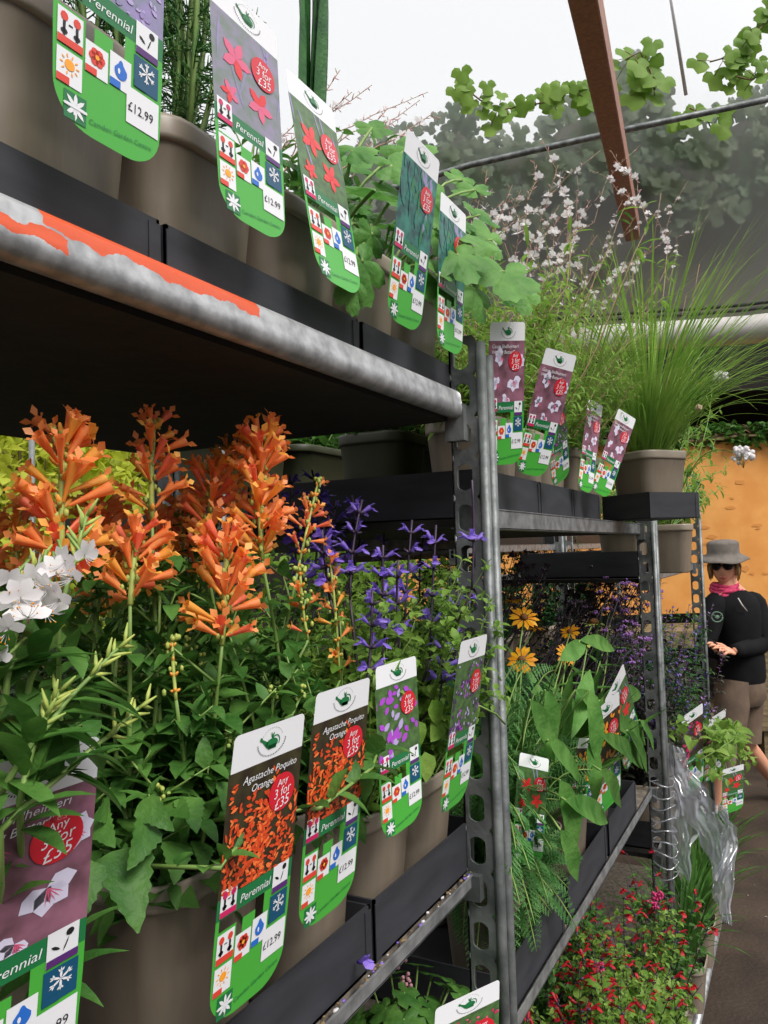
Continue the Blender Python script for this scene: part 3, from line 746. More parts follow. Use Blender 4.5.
gaura(t, [at_x(px, py, -.62) for px, py in ((340, 70), (352, 92), (372, 85), (388, 108), (420, 100), (428, 92), (300, 120), (318, 105), (400, 118), (440, 120), (290, 140))], S, L, Fm, .35, HT, .013)
S.build('stems', 'stemr', t); L.build('foliage', 'leaf', t)

# ---- near trolley, middle shelf
ZM = T1MID + .006; HM = .142
def orange_plant(label, x, y, spikes, nleafy, group='orange agastache pots', spread=.09, hgt=(.12, .3), pot=True):
    t = potted('orange_agastache_pot', label, x, y, ZM, group=group)
    S = MB(); L = MB(); c = LOC[t.name]
    for (bx, by, tx, ty, X, fl, r, wh, per, dens) in spikes:
        a = at_x(bx, by, X); e = at_x(tx, ty, X - .01)
        p = soilp(t, HM, .045); P = path(p, a, rnd(.02, .06), 8)
        grow(S, L, P, .0036, 7, .062, .034, 'ovate', .16, .1, .85, .35, .8, 7, .45)
        F_ = MB(); orange_spike(F_, path(a, e, .04, 6), fl, r, wh, per, dens)
        F_.build('flower_spike', ['orange', 'orange2', 'coral', 'bud'], t)
    for k in range(nleafy):
        p = soilp(t, HM, .05); e = p + V((rnd(-spread, spread * 1.2), rnd(-spread, spread), rnd(*hgt)))
        P = path(p, e, rnd(.02, .12), 8)
        grow(S, L, P, .003, 7, .058, .036, 'ovate', .16, .08, .98, .35, .8, 7, .5)
        q = P[-1]
        for j in range(9): S.ball(q + V((rnd(-1, 1), rnd(-1, 1), rnd(-1, 1.4))) * .006, .0022, 1, 5, 3)
    S.build('stems', ['stem', 'bud'], t); L.build('foliage', 'leaf', t)
    return t
p1_ = orange_plant('orange agastache in a taupe pot, its rim fully shown at lower left', XR1, .522,
    [(60, 590, 62, 434, -.47, .026, .0034, 11, 7, 1), (130, 605, 136, 535, -.47, .022, .0032, 6, 6, .9), (222, 645, 226, 545, -.44, .026, .0034, 8, 7, 1), (152, 520, 154, 424, -.50, .022, .0032, 7, 5, .9), (176, 700, 172, 640, -.45, .01, .002, 4, 4, .1)], 13)
p2_ = orange_plant('orange agastache in a taupe pot beside the violet sage', XR1, .688,
    [(262, 560, 262, 438, -.46, .026, .0034, 11, 7, 1), (205, 560, 212, 470, -.52, .024, .0034, 7, 6, 1), (300, 560, 318, 482, -.47, .014, .0026, 7, 5, .75), (340, 680, 330, 560, -.45, .011, .0024, 8, 4, .6), (308, 640, 300, 570, -.44, .012, .0024, 6, 4, .45)], 12)
p3_ = orange_plant('orange agastache in the second row, left side', XR2, .54,
    [(20, 610, 18, 520, -.62, .022, .0034, 6, 6, 1), (100, 570, 96, 505, -.62, .024, .0034, 6, 6, 1), (110, 620, 108, 560, -.64, .022, .0034, 6, 6, 1), (-20, 600, -22, 530, -.62, .022, .0034, 6, 6, 1)], 9, hgt=(.2, .34))
p4_ = orange_plant('orange agastache in the second row, right side', XR2, .69,
    [(182, 560, 184, 500, -.64, .024, .0034, 6, 6, 1), (195, 580, 195, 500, -.62, .024, .0034, 6, 6, 1), (232, 520, 228, 448, -.62, .022, .0034, 7, 6, 1), (150, 590, 150, 520, -.62, .02, .0034, 6, 5, 1)], 9, hgt=(.2, .34))
p5_ = orange_plant('orange agastache in the third row against the sun-toned shrub', -.84, .60, [(165, 590, 165, 530, -.8, .022, .0034, 5, 6, 1)], 9, hgt=(.12, .22))
# white gaura at the left edge
t = potted('white_gaura_pot', 'white gaura in a taupe pot cut off by the left edge', XR1, .31, ZM)
S = MB(); L = MB(); Fm = MB()
stems = [((30, 680), (88, 512), -.345), ((5, 700), (40, 560), -.34), ((20, 760), (128, 640), -.33), ((20, 800), (60, 690), -.33), ((-10, 690), (20, 590), -.34), ((0, 830), (150, 700), -.33)]
for (a, e, X) in stems:
    p = soilp(t, HM, .05); m_ = at_x(*a, X); q = at_x(*e, X); P = path(p, m_, .1, 5)[:-1] + path(m_, q, .05, 7, .01)
    S.tube(P, [.0024 - .00012 * i for i in range(len(P))], 5)
    for k in range(20):
        a_, d = along(P, rnd(.1, .55 if X < -.334 else .75)); leaf(L, a_, outdir(d, rnd(0, 6), .6), rnd(.025, .045), .012, 'lance', 5, .6, .3, .08)
    for k in range(11):
        a_, d = along(P, .8 + .2 * k / 11); o = outdir(d, k * 2.4, .9); Fm.tube([a_, a_ + o * .005, a_ + o * .012], [.0006, .0013, .0004], 5, 3)
for (px, py, s) in ((66, 562, .0125), (32, 580, .012), (50, 588, .013), (20, 598, .012), (74, 578, .0125), (60, 600, .013), (8, 628, .011), (28, 618, .012), (84, 556, .011), (2, 660, .010), (42, 572, .0115), (8, 582, .011), (56, 574, .0125), (12, 606, .0115), (46, 612, .012)):
    p = at_x(px, py, -.325 + rnd(-.01, .01)); q = at_x(px * .5 + 25, py - 22, -.335)
    S.tube([q, p], .0009, 4); g_ = MB(); gaura_flower(g_, p, (rh * rnd(-.9, .9) - nh * rnd(.2, 1) + Z * rnd(-.7, .3)), s * rnd(.7, .95)); g_.build('flower', ['white', 'pinkw', 'yellow'], t)
for k in range(13):
    p = soilp(t, HM, .05); e = p + V((rnd(-.03, .12), rnd(-.1, .05), rnd(.03, .15))); P = path(p, e, .12, 7); S.tube(P, .0015, 4)
    for j in range(14):
        a_, d = along(P, rnd(.1, 1)); leaf(L, a_, outdir(d, rnd(0, 6), .6), rnd(.03, .06), .012, 'lance', 5, .6, .3, .08)
S.build('stems', ['stem'], t); L.build('foliage', 'leaf', t); Fm.build('flower_buds', ['white', 'pinkw', 'yellow', 'bud'], t)
# a leafy side shoot reaching over the labels belongs to the orange plants: built as their own part
def side_shoot(t, pts, X, n, L_, W_2):
    S = MB(); L = MB(); P = [at_x(px, py, X) for px, py in pts]; P[0].x = -.43; S.tube(P, [.0018] * (len(P) - 1) + [.001], 5)
    for k in range(n):
        a, d = along(P, .15 + .85 * k / n); leaf(L, a, outdir(d, k * 1.9, .5), L_ * rnd(.7, 1.1), W_2, 'ovate', 7, .6, .3, .16)
    s = S.build('side_shoot', 'stem', t); L.build('shoot_leaves', 'leaf', s)
side_shoot(p2_, [(285, 832), (320, 808), (350, 785), (372, 768), (380, 745)], -.36, 14, .036, .02)
side_shoot(p1_, [(214, 882), (222, 868), (228, 855), (240, 845)], -.36, 7, .022, .012)
# hero leaves hanging over the pot rim
L = MB()
for (px, py, dx, dy, s, w) in ((118, 858, 22, 68, .056, .05), (150, 830, -20, 60, .036, .03), (85, 868, -4, 50, .04, .034), (175, 850, 5, 50, .036, .032), (140, 810, 30, 24, .034, .026), (185, 805, 15, 34, .034, .03), (90, 826, 24, 22, .036, .028), (225, 790, 5, 40, .03, .024), (110, 815, -16, 18, .03, .025), (165, 812, 26, 8, .036, .03), (200, 850, 10, 34, .03, .026)):
    py -= 8; a = at_x(px, py, -.41 - rnd(0, .03)); e = at_x(px + dx, py + dy, -.395)
    leaf(L, a, e - a, s * 1.05, w * .92, 'heart', 13, rnd(.3, .7), .35, .16, n=(V((1, -.55, rnd(.1, .7)))).normalized())
L.build('overhanging_leaves', 'leaf', p1_)

def sage_plant(name, label, x, y, z, h, spikes, nleafy, fs=.02, mt=('violet', 'calyx'), lm='leafy', hg=(.12, .26), sp=.09, group=None, lL=.032, lW=.022, stem='stemd', pm=None):
    t = potted(name, label, x, y, z, h=h, group=group) if pm is None else potted(name, label, x, y, z, h=h, group=group, mats=pm)
    S = MB(); L = MB(); G = MB()
    for (a, e, wh) in spikes:
        p = soilp(t, h, .04); P = path(p, a, rnd(.02, .06), 8)
        S.tube(P, [.0022] * 8 + [.0016], 5)
        Fm = MB(); sage_spike(Fm, path(a, e, .03, 6), wh, fs); Fm.build('flower_spike', list(mt), t)
        for k in range(10):
            a_, d = along(P, .15 + .07 * k)
            for q in (0, PI): leaf(L, a_, outdir(d, q + k * 1.57, .4), lL * rnd(.6, 1.1), lW * .8, 'ovate', 4, .5, .3)
    for k in range(nleafy):
        p = soilp(t, h, .05); e = p + V((rnd(-sp, sp * 1.1), rnd(-sp, sp), rnd(*hg)))
        P = path(p, e, rnd(.03, .15), 8); grow(G, L, P, .0018, 9, lL, lW, 'ovate', 0, .1, 1, .35, .7, 4, .45, taper=.3)
    S.build('flower_stems', stem, t); G.build('stems', 'stem', t); L.build('foliage', lm, t)
    return t
A = lambda px, py, X: at_x(px, py, X)
s1 = sage_plant('violet_sage_pot', 'violet sage in a taupe pot between the orange pot and the last pot', XR1, .826, ZM, HM,
    [(A(385, 640, -.45), A(383, 545, -.45), 4), (A(405, 620, -.46), A(412, 520, -.46), 4), (A(350, 600, -.48), A(362, 500, -.48), 4), (A(365, 700, -.42), A(372, 590, -.42), 4), (A(330, 600, -.47), A(322, 530, -.47), 4)], 22, .031)
s2 = sage_plant('violet_sage_pot', 'violet sage in a taupe pot, last on the middle shelf beside the slotted post', XR1, .958, ZM, HM,
    [(A(472, 590, -.365), A(472, 480, -.36), 1), (A(430, 660, -.42), A(436, 525, -.42), 4), (A(455, 690, -.41), A(458, 590, -.41), 3), (A(400, 660, -.42), A(398, 560, -.42), 3), (A(440, 700, -.40), A(446, 640, -.40), 3), (A(480, 640, -.44), A(484, 590, -.44), 2)], 26, .031, hg=(.12, .3))
s3 = sage_plant('violet_sage_pot', 'violet sage in the second row behind the amber flower tips', XR2, .826, ZM, HM,
    [(A(296, 560, -.60), A(290, 475, -.60), 5), (A(315, 570, -.62), A(318, 490, -.6), 5), (A(335, 580, -.60), A(335, 500, -.6), 5), (A(355, 570, -.62), A(352, 495, -.62), 4), (A(300, 600, -.6), A(302, 520, -.6), 5), (A(325, 520, -.64), A(312, 470, -.64), 3)], 12, .032, mt=('violetd', 'calyx'), lm='leaf')
s4 = sage_plant('violet_sage_pot', 'violet sage in the second row by the dark opening', XR2, .96, ZM, HM,
    [(A(380, 580, -.60), A(384, 510, -.6), 3), (A(420, 600, -.60), A(424, 535, -.6), 3), (A(360, 540, -.62), A(355, 505, -.62), 2)], 18, .03, lm='leafy', hg=(.12, .27))
L = MB()
for (px, py, dx, dy) in ((415, 720, 6, 36), (398, 705, -6, 32), (432, 700, 8, 26), (455, 735, -8, 44), (425, 752, 4, 38), (380, 690, 4, 40), (470, 700, 4, 22), (405, 740, 12, 26), (440, 720, -10, 30), (488, 690, 5, -16), (500, 700, 6, 20), (392, 735, -4, 30), (448, 690, 10, 16)):
    a = A(px, py, -.385); e = A(px + dx, py + dy, -.38); leaf(L, a, e - a, .034, .024, 'ovate', 5, .3, .2, n=V((1, -.6, .3)).normalized())
L.build('overhanging_leaves', 'leafy', s2)
S = MB(); L = MB()
for (px, py) in ((470, 600), (500, 625), (484, 570), (455, 640), (496, 690), (478, 650), (450, 590), (462, 560), (488, 610)):
    p = soilp(s2, HM, .04) + V((.02, .02, 0)); grow(S, L, path(p, A(px, py, -.362), .08, 9), .0014, 11, .026, .018, 'ovate', 0, .25, 1, .35, .7, 4, .45, taper=.4)
S.build('leaning_stems', 'stem', s2); L.build('leaning_foliage', 'leafy', s2)
S = MB(); S.tube([A(462, 706, -.385), A(480, 706, -.37), A(496, 714, -.36), A(505, 724, -.36)], .0014, 5); S.build('side_shoot', 'stem', s2)
for k, (y, lab) in enumerate(((.95, 'second row, nearest the post'),)): pass
# ---- near trolley, low shelf: coral bells just showing at the bottom of the frame
def rosette(name, label, x, y, z, n, r, mt, h=.14, lob=3, rise=.1, group=None, fl=None, mats=('pot', 'potrim', 'soil'), w=.145):
    t = potted(name, label, x, y, z, w, w, h, .03, group=group, mats=mats); c = LOC[t.name]; S = MB(); L = MB()
    for k in range(n):
        a = k * 2.4; q = (k / n) ** .5 * w * .62; e = c + V((math.cos(a) * q, math.sin(a) * q, h + rise * rnd(.3, 1)))
        S.tube([c + V((0, 0, h - .03)), (c + V((0, 0, h - .03))).lerp(e, .5) + Z * .01, e], .0015, 4)
        lobed(L, e, V((math.cos(a) * .5, math.sin(a) * .5, 1)), V((math.cos(a), math.sin(a), -.2)), r * rnd(.7, 1.1), 5, 0, .1, 4)
    S.build('leaf_stalks', 'stem', t); L.build('foliage', mt, t)
    if fl:
        Fm = MB()
        for e in fl:
            P = path(c + V((0, 0, h)), e, .08); Fm.tube(P, .001, 4, 1)
            for j in range(14):
                a_, d = along(P, .78 + .016 * j); Fm.ball(a_ + outdir(d, j * 2.4, .3) * .005, .003, 0, 5, 3)
        Fm.build('flower_stems', ['pinkw', 'stemd'], t)
    return t
for k, (x, y, lab, mt) in enumerate(((-.50, .80, 'left of the pink photo label', 'leaf'), (-.50, .97, 'directly behind the pink photo label', 'leaf'), (-.68, .86, 'back row under the middle shelf, left', 'leafd'), (-.68, 1.0, 'back row under the middle shelf, right', 'leaf'), (-.50, .63, 'front row at the bottom edge', 'leafd'))):
    fl = [A(407, 955, -.55), A(413, 940, -.57)] if k == 3 else ([A(405, 975, -.52)] if k == 1 else None)
    rosette('coral_bells_pot', 'pot of green scalloped leaves on the low shelf, ' + lab, x, y, T1LOW + .002, 60, .034, mt, .15, 3, .12, fl=fl)

# ---- second trolley, top shelf
ZU = T2TOP + .006
def gaura_mass(label, x, y, tips, n, hmax):
    t = potted('pink_gaura_pot', label, x, y, ZU, .14, .14, .165, .035, group='gaura pots on the second trolley', mats=('pot', 'potrim', 'soil') if x > -.6 else ('potshade', 'potshade', 'soil')); c = LOC[t.name]  # back row pots get the darker colour with shade painted in
    S = MB(); L = MB(); Fm = MB()
    gaura(t, tips, S, L, Fm, .42, .165, .0145, 18, True, .0014, .05, .009, .8)
    for k in range(n * 2):
        p = soilp(t, .165, .05); e = p + V((rnd(-.12, .13), rnd(-.13, .12), rnd(.1, hmax)))
        grow(S, L, path(p, e, rnd(0, .15), 7), .0014, 18, .042, .0105, 'lance', 0, .05, 1, .6, .8, 4, .25, taper=.35)
    S.build('stems', ['stemr'], t); L.build('foliage', 'leafy' if x > -.6 else 'leaf', t)
    return t
tips = lambda lst, X: [at_x(px + rnd(-3, 3), py, X + rnd(-.05, .05)) for px, py in lst]
gaura_mass('gaura pot beside the round post on the second trolley top shelf', -.49, 1.27, tips([(478, 190), (490, 170), (502, 200), (520, 215), (545, 140), (515, 185), (532, 160)], -.5), 15, .26)
gaura_mass('gaura pot second from the round post, behind the tilted label', -.49, 1.43, tips([(560, 165), (575, 190), (550, 225), (585, 225), (600, 150), (640, 145), (565, 210)], -.48), 15, .3)
gaura_mass('gaura pot third from the round post, behind the blue photo label', -.49, 1.59, tips([(612, 150), (625, 190), (638, 215), (600, 235), (655, 240), (590, 200)], -.45), 15, .3)
gaura_mass('gaura pot behind the pair of crossed labels', -.49, 1.76, tips([(690, 180), (665, 205), (710, 215), (650, 250), (672, 230), (640, 260)], -.42), 14, .28)
gaura_mass('back row gaura pot beside the round post', -.68, 1.30, tips([(482, 200), (500, 215), (470, 215), (520, 195)], -.65), 12, .32)
gaura_mass('back row gaura pot behind the tilted label', -.68, 1.5, tips([(520, 190), (540, 180), (560, 205), (575, 175)], -.65), 12, .34)
gaura_mass('back row gaura pot behind the crossed labels', -.68, 1.74, tips([(590, 170), (605, 190), (620, 200), (575, 215)], -.62), 12, .34)
def grass(label, x, y, z, w, h, n, Lr, mt, rot=0, seeds=0, bias=V((0, 0, 0)), wd=.004, spread=.5, droop=1.7):
    t = potted('ornamental_grass_pot', label, x, y, z, w, w, h, .035, rot=rot); c = LOC[t.name]; L = MB(); S = MB()
    for k in range(n):
        a = rnd(0, 2 * PI); p = c + V((math.cos(a), math.sin(a), 0)) * rnd(0, w * .3) + V((0, 0, h - .03))
        tilt = rnd(.0, spread); d = V((math.cos(a) * tilt, math.sin(a) * tilt, 1)) + bias
        leaf(L, p, d, rnd(*Lr), wd * rnd(.7, 1.2), 'strap', 12, rnd(.5, 1) ** 2 * droop, .3, n=(V((-math.cos(a), -math.sin(a), .2))).normalized() * 1)
    L.build('blades', mt, t)
    for k in range(seeds):
        a = rnd(0, 2 * PI); p = c + V((0, 0, h)); e = p + V((math.cos(a) * .15, math.sin(a) * .15, rnd(.4, .62))); S.tube(path(p, e, .06), .0009, 4)
    if seeds: S.build('flower_stems', 'stemr', t)
    return t
grass('ornamental grass in a large taupe pot on the skewed tray', -.335, 2.10, ZU + .016, .152, .165, 420, (.3, .66), 'sedge', math.radians(-36), 8, V((.1, 0, 0)), spread=.6)
grass('ornamental grass at the far end of the second trolley top shelf', -.50, 1.98, ZU, .145, .165, 300, (.35, .66), 'grass', 0, 6)
grass('ornamental grass in the back row of the second trolley', -.68, 2.05, ZU, .145, .165, 200, (.3, .58), 'grass', 0, 6)
# ---- second trolley, low shelf
ZL = T2LOW + .006
t = potted('yarrow_pot', 'pot of feathery ferny foliage spilling down beside the round tube', -.50, 1.30, ZL, h=.17); S = MB(); L = MB(); c = LOC[t.name]
def frond(p, e, bow=.25):
    P = path(p, e, bow, 9, side=V((0, 0, 1))); S.tube(P, [.0014] * 9 + [.0006], 4)
    ln = (e - p).length
    for k in range(22):
        a, d = along(P, .15 + .85 * k / 22); sz = .026 * math.sin(PI * (.15 + .8 * k / 22)) + .004
        for s in (-1, 1):
            sd = d.cross(V((1, -.5, .6))).normalized() * s + d * .5; q = a + sd.normalized() * sz
            leaf(L, a, sd, sz, sz * .22, 'lance', 2, .3, .2)
            for j in (.35, .6, .85): leaf(L, a.lerp(q, j), sd + d * .9, sz * .38, sz * .14, 'lance', 2, .2, .2); leaf(L, a.lerp(q, j), sd - d * .9, sz * .38, sz * .14, 'lance', 2, .2, .2)
for (px, py, X) in ((520, 905, -.36), (530, 870, -.35), (552, 850, -.35), (515, 950, -.37), (525, 830, -.36), (548, 900, -.35), (540, 790, -.38), (560, 800, -.38), (550, 730, -.42), (520, 700, -.42), (512, 760, -.38), (575, 745, -.4), (565, 700, -.42), (530, 665, -.46), (555, 670, -.44), (512, 880, -.36), (535, 925, -.36), (520, 780, -.36), (540, 820, -.36), (516, 850, -.36)):
    e = at_x(px, py, X); p = c + V((rnd(-.02, .05), rnd(-.04, .04), .15)); frond(p, e)
for k in range(60):
    p = c + V((rnd(-.04, .04), rnd(-.04, .04), .15)); frond(p, p + V((rnd(-.08, .14), rnd(-.08, .12), rnd(-.14, .2))))
S.build('stems', 'stem', t); L.build('foliage', 'fern', t)
def broad(label, x, y, z, h, n, Lr, Wr, heads, hang, mt='leafb', fl='daisy', name='coneflower_pot', group=None):
    t = potted(name, label, x, y, z, h=h, group=group); c = LOC[t.name]; S = MB(); L = MB(); Fm = MB()
    for k in range(n):
        a = k * 2.4; p = c + V((math.cos(a) * .02, math.sin(a) * .02, h - .03)); tilt = rnd(.15, 1.1)
        d = V((math.cos(a) * tilt, math.sin(a) * tilt, 1)); stl = rnd(.05, .16); q = p + d.normalized() * stl
        S.tube([p, q], .002, 4); leaf(L, q, d, rnd(*Lr), rnd(*Wr), 'lance', 7, rnd(.15, .4), .3, .05, wav=.15)
    for (px, py, X, r, kind) in heads:
        e = at_x(px, py, X); P = path(c + V((0, 0, h)), e, .04, 7); S.tube(P, .002, 5)
        for j in range(5):
            a_, d = along(P, .2 + .14 * j); leaf(L, a_, outdir(d, j * 2.4, .5), rnd(*Lr) * .6, Wr[0] * .7, 'lance', 5, .4, .3)
        Fm = MB()
        if kind == 'y': daisy(Fm, e, -nh * .4 + Z * rnd(.3, .8) + rh * rnd(-.3, .3), r, 13, 0, 1, .35)
        elif kind == 'o': daisy(Fm, e, Z, r, 12, 0, 1, .9)
        else: Fm.ball(e, r * .5, 1, 9, 6, (1, 1, .7)); daisy(Fm, e - Z * r * .2, Z, r, 12, 2, 1, .5, .1)
        Fm.build('flower_head', ['yellow', 'cone', 'bud'], t)
    for (px, py, dx, dy, X, l, w) in hang:
        X += .045; a = at_x(px, py, X); e = at_x(px + dx, py + dy, X + .01); S.tube(path(c + V((0, 0, h)), a, .1, side=Z), .0018, 4)
        leaf(L, a, e - a, (e - a).length * 1.1, w, 'lance', 8, .18, .25, .03, n=V((1, -.7, .45)).normalized(), wav=.15)
    S.build('stems', 'stem', t); L.build('foliage', mt, t)
    return t
broad('broad leaved coneflower pot on the second trolley low shelf, nearest the ferny foliage', -.50, 1.46, ZL, .17, 46, (.10, .17), (.026, .04),
      [(524, 618, -.55, .032, 'y'), (522, 660, -.52, .03, 'y'), (566, 655, -.55, .03, 'y'), (570, 632, -.56, .026, 'y')],
      [(590, 740, 8, 60, -.385, .1, .036), (560, 780, 20, 70, -.38, .12, .045), (565, 800, 55, 20, -.37, .1, .04), (590, 670, -12, 60, -.42, .1, .04), (545, 690, 14, 50, -.42, .1, .035), (600, 700, 22, 60, -.40, .1, .034), (575, 690, 40, 30, -.41, .1, .036), (548, 740, 40, 40, -.39, .1, .036), (590, 690, 10, 70, -.38, .12, .04), (560, 660, 30, -20, -.42, .1, .034), (580, 640, 44, 6, -.42, .1, .034), (560, 830, 22, 50, -.37, .1, .036), (530, 700, 30, 60, -.40, .1, .036)])
broad('broad leaved coneflower pot with large dark green leaves on the second trolley low shelf', -.50, 1.68, ZL, .17, 44, (.12, .2), (.034, .05),
      [(594, 622, -.55, .03, 'b'), (612, 615, -.55, .03, 'b'), (588, 642, -.5, .03, 'b')],
      [(600, 700, 55, -12, -.42, .12, .045), (610, 720, 50, 20, -.38, .12, .05), (600, 735, 60, 30, -.37, .14, .045), (600, 770, 28, 36, -.36, .1, .04), (628, 730, 28, 44, -.37, .1, .035)], 'leaf')
broad('broad leaved pot at the far end of the second trolley low shelf', -.50, 1.9, ZL, .17, 24, (.1, .17), (.03, .045), [(604, 600, -.6, .03, 'b')], [(640, 720, 20, 30, -.38, .1, .03)], 'leafb')
broad('back row coneflower pot behind the yellow flowers', -.68, 1.42, ZL, .17, 22, (.12, .2), (.03, .045), [(512, 600, -.66, .03, 'o'), (535, 628, -.66, .03, 'o')], [], 'leafd')
broad('back row leafy pot in the middle of the second trolley low shelf', -.68, 1.65, ZL, .17, 22, (.12, .22), (.03, .045), [], [], 'leafd')
broad('back row leafy pot at the far end of the second trolley low shelf', -.68, 1.88, ZL, .17, 22, (.12, .22), (.03, .045), [], [], 'leafd')
# airy verbena with small lilac heads
def verbena(label, x, y, z, heads, m=('lilac', 'stemd'), h=.17, extra=24, X=-.6, box=((510, 660), (560, 640))):
    t = potted('verbena_pot', label, x, y, z, h=h); c = LOC[t.name]; S = MB(); Fm = MB(); L = MB()
    hs = [at_x(px, py, XX) for px, py, XX in heads] + [at_x(rnd(*box[0]), rnd(*box[1]), X + rnd(-.12, .08)) for _ in range(extra)]
    for e in hs:
        p = soilp(t, h); P = path(p, e, rnd(.02, .08), 8, .012); S.tube(P, [.0016] * 8 + [.0008], 4)
        Fm = MB(); umbel(Fm, e, rnd(.012, .02), 24, 0, .0034, 1)
        for j in range(3):
            a_, d = along(P, .7 + .1 * j); q = a_ + outdir(d, j * 2.4, .8) * rnd(.04, .08); S.tube([a_, q], .0009, 3); umbel(Fm, q, .01, 12, 0 if rnd(0, 1) < .6 else 2, .003, 1)
        Fm.build('flower_head', [m[0], m[1], 'dusk'], t)
        for j in range(4):
            a_, d = along(P, .2 + .15 * j); leaf(L, a_, outdir(d, j * 2, .4), .06, .009, 'lance', 4, .6, .3)
    S.build('stems', m[1], t); L.build('foliage', 'leafd', t)
    return t
verbena('tall airy lilac verbena at the far end of the second trolley', -.56, 2.1, ZL, [(622, 552, -.5), (632, 568, -.5), (655, 575, -.46), (618, 575, -.5), (640, 590, -.5), (660, 592, -.44), (648, 560, -.5), (615, 600, -.5), (625, 612, -.48), (640, 655, -.42), (648, 640, -.4)], extra=10, X=-.5, box=((600, 668), (560, 680)))
verbena('tall airy verbena with dark seed heads in the back row of the second trolley', -.72, 1.55, ZL, [(560, 555, -.7), (545, 570, -.7)], ('dusk', 'stemd'), extra=30, X=-.68, box=((508, 625), (555, 615)))
verbena('tall airy verbena with dusky heads in the back row, far end', -.72, 2.15, ZL, [(590, 560, -.7)], ('dusk', 'stemd'), extra=26, X=-.68, box=((560, 655), (555, 625)))
# ---- red salvias on the base of the second trolley
def red_sage(label, x, y, n, top, mags=0, extra=None):
    t = potted('red_sage_pot', label, x, y, .203, .15, .15, .17, .035, group='red sage pots on the trolley base'); c = LOC[t.name]; S = MB(); L = MB(); Fm = MB()
    for k in range(n):
        p = soilp(t, .17, .05); e = p + V((rnd(-.12, .13), rnd(-.12, .12), rnd(.12, top)))
        P = path(p, e, rnd(0, .1), 7); grow(S, L, P, .0016, 10, .032, .021, 'ovate', 0, .1, .85, .4, .6, 4, .5, taper=.3)
        Fm = MB()
        for j in range(7):
            if j == 0 or rnd(0, 1) < .2:
                a_, d = along(P, .78 + .035 * j); sage_flower(Fm, a_, outdir(d, j * 2.4, .3), rnd(.026, .036), 0, 1)
        Fm.build('flower_spike', ['red', 'calyx', 'magenta'], t)
    for k in range(mags):
        e = c + V((rnd(-.08, .1), rnd(-.1, .1), rnd(.42, .6))); S.tube(path(c + V((0, 0, .17)), e, .05), .001, 4); Fm = MB(); umbel(Fm, e, .016, 40, 2, .004, 1, 1); Fm.build('round_flower_head', ['red', 'calyx', 'magenta'], t)
    S.build('stems', 'stemd', t); L.build('foliage', R.choice(['leaf', 'leafy']), t)
    return t
k = 0
for x, nm in ((-.42, 'front row'), (-.60, 'second row'), (-.78, 'third row')):
    for y, nn_2 in ((1.28, 'nearest the camera'), (1.47, 'second along'), (1.66, 'third along'), (1.85, 'fourth along'), (2.04, 'fifth along'), (2.24, 'furthest along')):
        if x == -.78 and y < 1.4: continue
        red_sage('red flowering sage on the second trolley base, %s, %s' % (nm, nn_2), x + (.02 if x == -.42 else 0), y, 24, .42 if y > 1.4 else .33, 1 if (y > 1.8 and x > -.7) else 0)
rosette('stonecrop_pot', 'small stonecrop with pale green heads at the foot of the round tube', -.36, 1.30, .203, 40, .022, 'leafy', .16, 5, .1, w=.12) if False else None
# ---- third trolley
def dusky(label, x, y, z, n, hmax, fm, lm, h=.17, tips=(), name='dark_leaved_pot'):
    t = potted(name, label, x, y, z, h=h); S = MB(); L = MB(); Fm = MB()
    for k in range(n):
        p = soilp(t, h, .05); e = p + V((rnd(-.12, .14), rnd(-.13, .1), rnd(.12, hmax))); P = path(p, e, rnd(0, .1), 7)
        grow(S, L, P, .0018, 9, .05, .02, 'lance', 0, .1, .9, .5, .7, 4, .3)
        Fm = MB()
        for j in range(9):
            a_, d = along(P, .74 + .03 * j); leaf(Fm, a_, outdir(d, j * 2.4, .5), .014, .009, 'round', 2, .3, .2)
        Fm.build('flower_spike', fm, t)
    S.build('stems', 'stemd', t); L.build('foliage', lm, t)
for x, nm in ((-.49, 'front row'), (-.68, 'back row')):
    for k, (y, yn) in enumerate(((2.56, 'near end'), (2.76, 'second from the near end'), (2.98, 'middle'), (3.22, 'fourth from the near end'), (3.48, 'far end'))):
        dusky('dark leaved pot on third trolley lower shelf, %s, %s' % (nm, yn), x + (.02 if nm == 'front row' else 0), y, .706, 20 if nm == 'front row' else 30, (.54 if k else .44) if nm == 'front row' else .66, ('violetd', 'lilac', 'violet', 'lilac', 'violetd')[k], ('leafp', 'leafp', 'leafd', 'leafp', 'leaf')[k])
for k, (y, yn) in enumerate(((2.56, 'near end'), (2.78, 'second along'), (2.99, 'middle'), (3.21, 'fourth along'), (3.46, 'far end'))):
    dusky('green leafy pot on the third trolley upper shelf, ' + yn, -.49, y, 1.506, 15, .2 if k < 2 else .3, 'bud', 'leaf' if k % 2 else 'leafy', .15, name='leafy_pot')
# scabious leaning over the aisle with white puffs
t = potted('white_scabious_pot', 'leafy pot with white puff flowers leaning out over the aisle', -.36, 2.62, 1.506 + .004, .13, .13, .15, .03); S = MB(); L = MB(); Fm = MB(); c = LOC[t.name]
for (px, py, X, r, m) in ((720, 378, -.18, .022, 0), (743, 455, -.10, .024, 0), (700, 384, -.25, .014, 1), (684, 372, -.28, .012, 2), (698, 408, -.2, .012, 2), (672, 400, -.3, .01, 2)):
    e = at_x(px, py, X); P = path(c + V((0, 0, .15)), e, .12, 8, side=Z); S.tube(P, .0013, 4)
    Fm = MB()
    if m == 0: umbel(Fm, e, r, 70, 0, .0055, 1, 1)
    elif m == 1: daisy(Fm, e, Z, r, 9, 2, 2, -.6)
    else: umbel(Fm, e, r * .7, 20, 3, .003, 1, 1)
    Fm.build('flower_head', ['white', 'bud', 'yellow', 'cream'], t)
